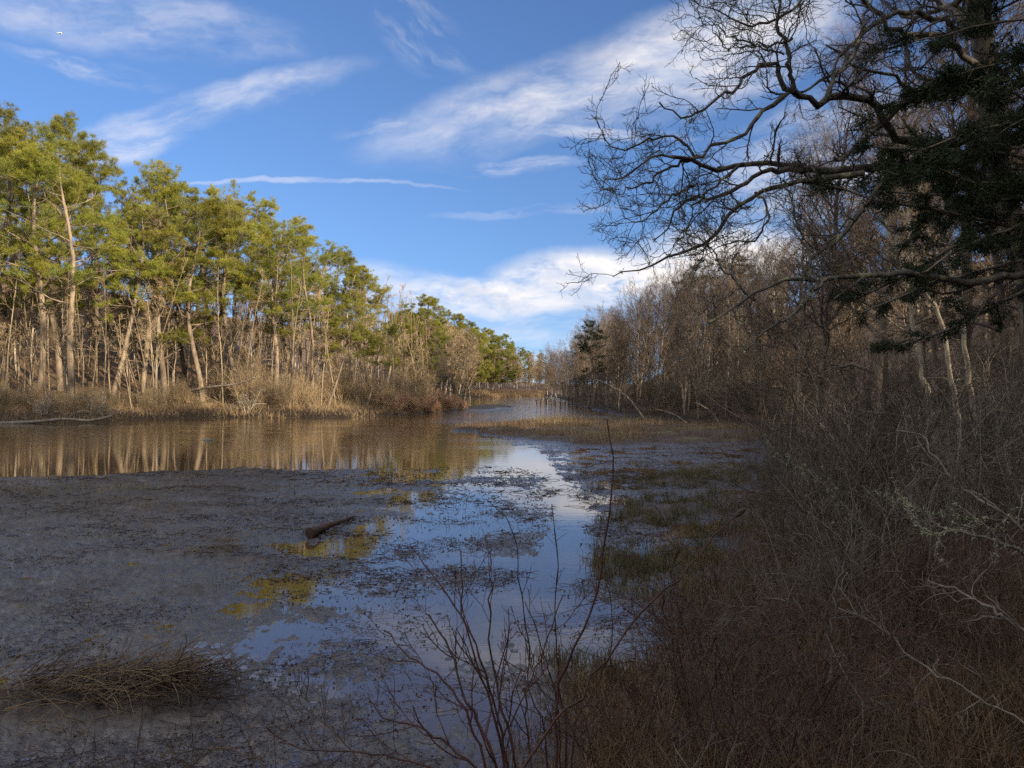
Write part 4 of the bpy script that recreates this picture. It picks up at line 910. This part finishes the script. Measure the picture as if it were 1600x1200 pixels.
# ------------------------------------------------------------------ straw clump lower left
rng = np.random.default_rng(51)
def straw(cx_, cy_, rx, ry, N, dirx, L, label, mt=None):
    x = cx_+rng.uniform(-1, 1, N)*rx; y = cy_+rng.normal(0, ry, N); z = np.maximum(ground(x, y), 0)+rng.uniform(0, .12, N)
    a = rng.normal(dirx, .75, N); dv = np.stack([np.cos(a), np.sin(a)*.8, rng.normal(.12, .30, N)], 1); L_ = rng.uniform(L[0], L[1], N); cur = np.stack([x, y, z], 1); pts = [cur]
    for j in range(6): dv = unit(dv+rng.normal(0, .13, dv.shape)-np.array([0, 0, .05])*j*.6); cur = cur+dv*(L_/6)[:, None]; cur[:, 2] = np.maximum(cur[:, 2], .012); pts.append(cur)
    P = np.stack(pts, 1); Rr = np.tile(np.linspace(1, .4, 7)[None], (N, 1))*rng.uniform(.002, .0048, (N, 1))
    loc = (cx_, cy_, 0.); return tag(ob('straw_clump', shift(MB().tubes(P, Rr, 4), loc).build('straw', mt or M_rope), None, loc), label, 'dead sedge')
c0 = g(70, 1115); straw(c0[0], c0[1], .55, .13, 150, .5, (.15, .6), 'long flattened dead sedge clump at the lower left edge')
c0 = g(190, 1098); straw(c0[0], c0[1], .7, .16, 420, .3, (.08, .35), 'dark muddy root mat under the flattened sedge of the wrack', M_deb)
c0 = g(170, 1100); straw(c0[0], c0[1], .35, .12, 200, .55, (.15, .5), 'drooping straw coloured sedge clump in the middle of the wrack')
c0 = g(275, 1090); straw(c0[0], c0[1], .14, .09, 150, 1.0, (.1, .4), 'compact dead sedge tuft at the right end of the wrack')
c0 = g(345, 862); straw(c0[0], c0[1], .18, .12, 70, .5, (.06, .2), 'small brown root clump on the mud left of the log')
for k_, (pts, lab) in enumerate([([(298, 1080), (299, 1050), (300, 1018)], 'upright dead stalk, the thicker of two over the wrack'), ([(265, 1065), (280, 1030), (292, 1005), (290, 990)], 'leaning thin dead stalk over the wrack')]):
    P, Rr = limb(pts, 5.2, 5.25, .005, .0025, 8, .002); loc = tuple(P[0]); P[0, 2] -= .1
    mb = MB().tubes(P[None], Rr[None], 6); Q, QR = grow(P[None], Rr[None], 3, .3, .9, .1, 40, 4, .1, 0, .7, .4, .001); mb.tubes(Q, QR, 4)
    tag(ob('dead_stalk', shift(mb, loc).build('stalk', M_brn), None, loc), lab, 'dead stalk')

# ------------------------------------------------------------------ mossy boulder at the lower right corner
def rock(loc, s, mat, label, seed):
    u_ = np.linspace(0, 2*np.pi, 33)[:-1]; v_ = np.linspace(0.001, np.pi-.001, 18); U, W_ = np.meshgrid(u_, v_)
    r = 1+.35*(fbm(np.cos(U)*np.sin(W_)*1.6+5+seed, np.cos(W_)*1.6+np.sin(U)*np.sin(W_)+9, seed)-.5)+.08*(fbm(np.cos(U)*6+9, W_*6+np.sin(U)*3, seed+3)-.5)
    V_ = np.stack([r*np.cos(U)*np.sin(W_)*s[0], r*np.sin(U)*np.sin(W_)*s[1], r*np.cos(W_)*s[2]], -1)
    ix = np.arange(18*32).reshape(18, 32); F_ = np.stack([ix[:-1], np.roll(ix, -1, 1)[:-1], np.roll(ix, -1, 1)[1:], ix[1:]], -1).reshape(-1, 4)[:, ::-1]
    return tag(ob('boulder', mesh('boulder', V_, [F_], True, mat), None, loc), label, 'boulder')
M_rock = bark('mossy stone', (.20, .20, .19), (.09, .09, .085), 14, 0, .9, moss=(.12, .14, .05))
x, y, z = P3(1625, 1215, 2.7); rock((x, y, gz(x, y)+.05), (.20, .18, .20), M_rock, 'grey weathered boulder in the lower right corner', 4)
x, y = g(325, 688); rock((x, y, .0), (.16, .14, .07), M_rock, 'small pale stone breaking the river surface', 8)

# ------------------------------------------------------------------ gull
bx_, by_, bz_ = P3(93, 52, 38)
mb = MB(); n = 9; s_ = np.linspace(0, 1, n)
mb.tubes(np.stack([(s_-.5)*.42, 0*s_, .02*np.sin(s_*3)], 1)[None], (np.sin(np.clip(s_, .03, .98)*np.pi)**.8*.055)[None], 10)
M_gull = leafy('gull plumage', (.7, .7, .7), (.75, .75, .75), (.6, .6, .62), 1, 0, 0, .7)
gull = tag(ob('gull', mb.build('gull', M_gull), None, (bx_, by_, bz_)), 'small white gull gliding high in the sky at the upper left', 'bird')
gull.rotation_euler = (R(25), R(10), R(25)); gull.scale = (.55, .55, .55)
for sgn in (-1, 1):
    st = np.array([[.04, .05*sgn, .02, .10], [.07, .25*sgn, .10, .09], [.02, .5*sgn, .07, .05], [-.05, .66*sgn, .02, .008]]); Vw = []
    for q in st: Vw += [(q[0]+q[3], q[1], q[2]), (q[0], q[1], q[2]+.012), (q[0]-q[3], q[1], q[2]), (q[0], q[1], q[2]-.006)]
    Fw = [(4*i+j, 4*i+(j+1) % 4, 4*i+4+(j+1) % 4, 4*i+4+j) for i in range(3) for j in range(4)]
    ob('wing', mesh('wing', Vw, [np.array(Fw)], True, M_gull), gull)
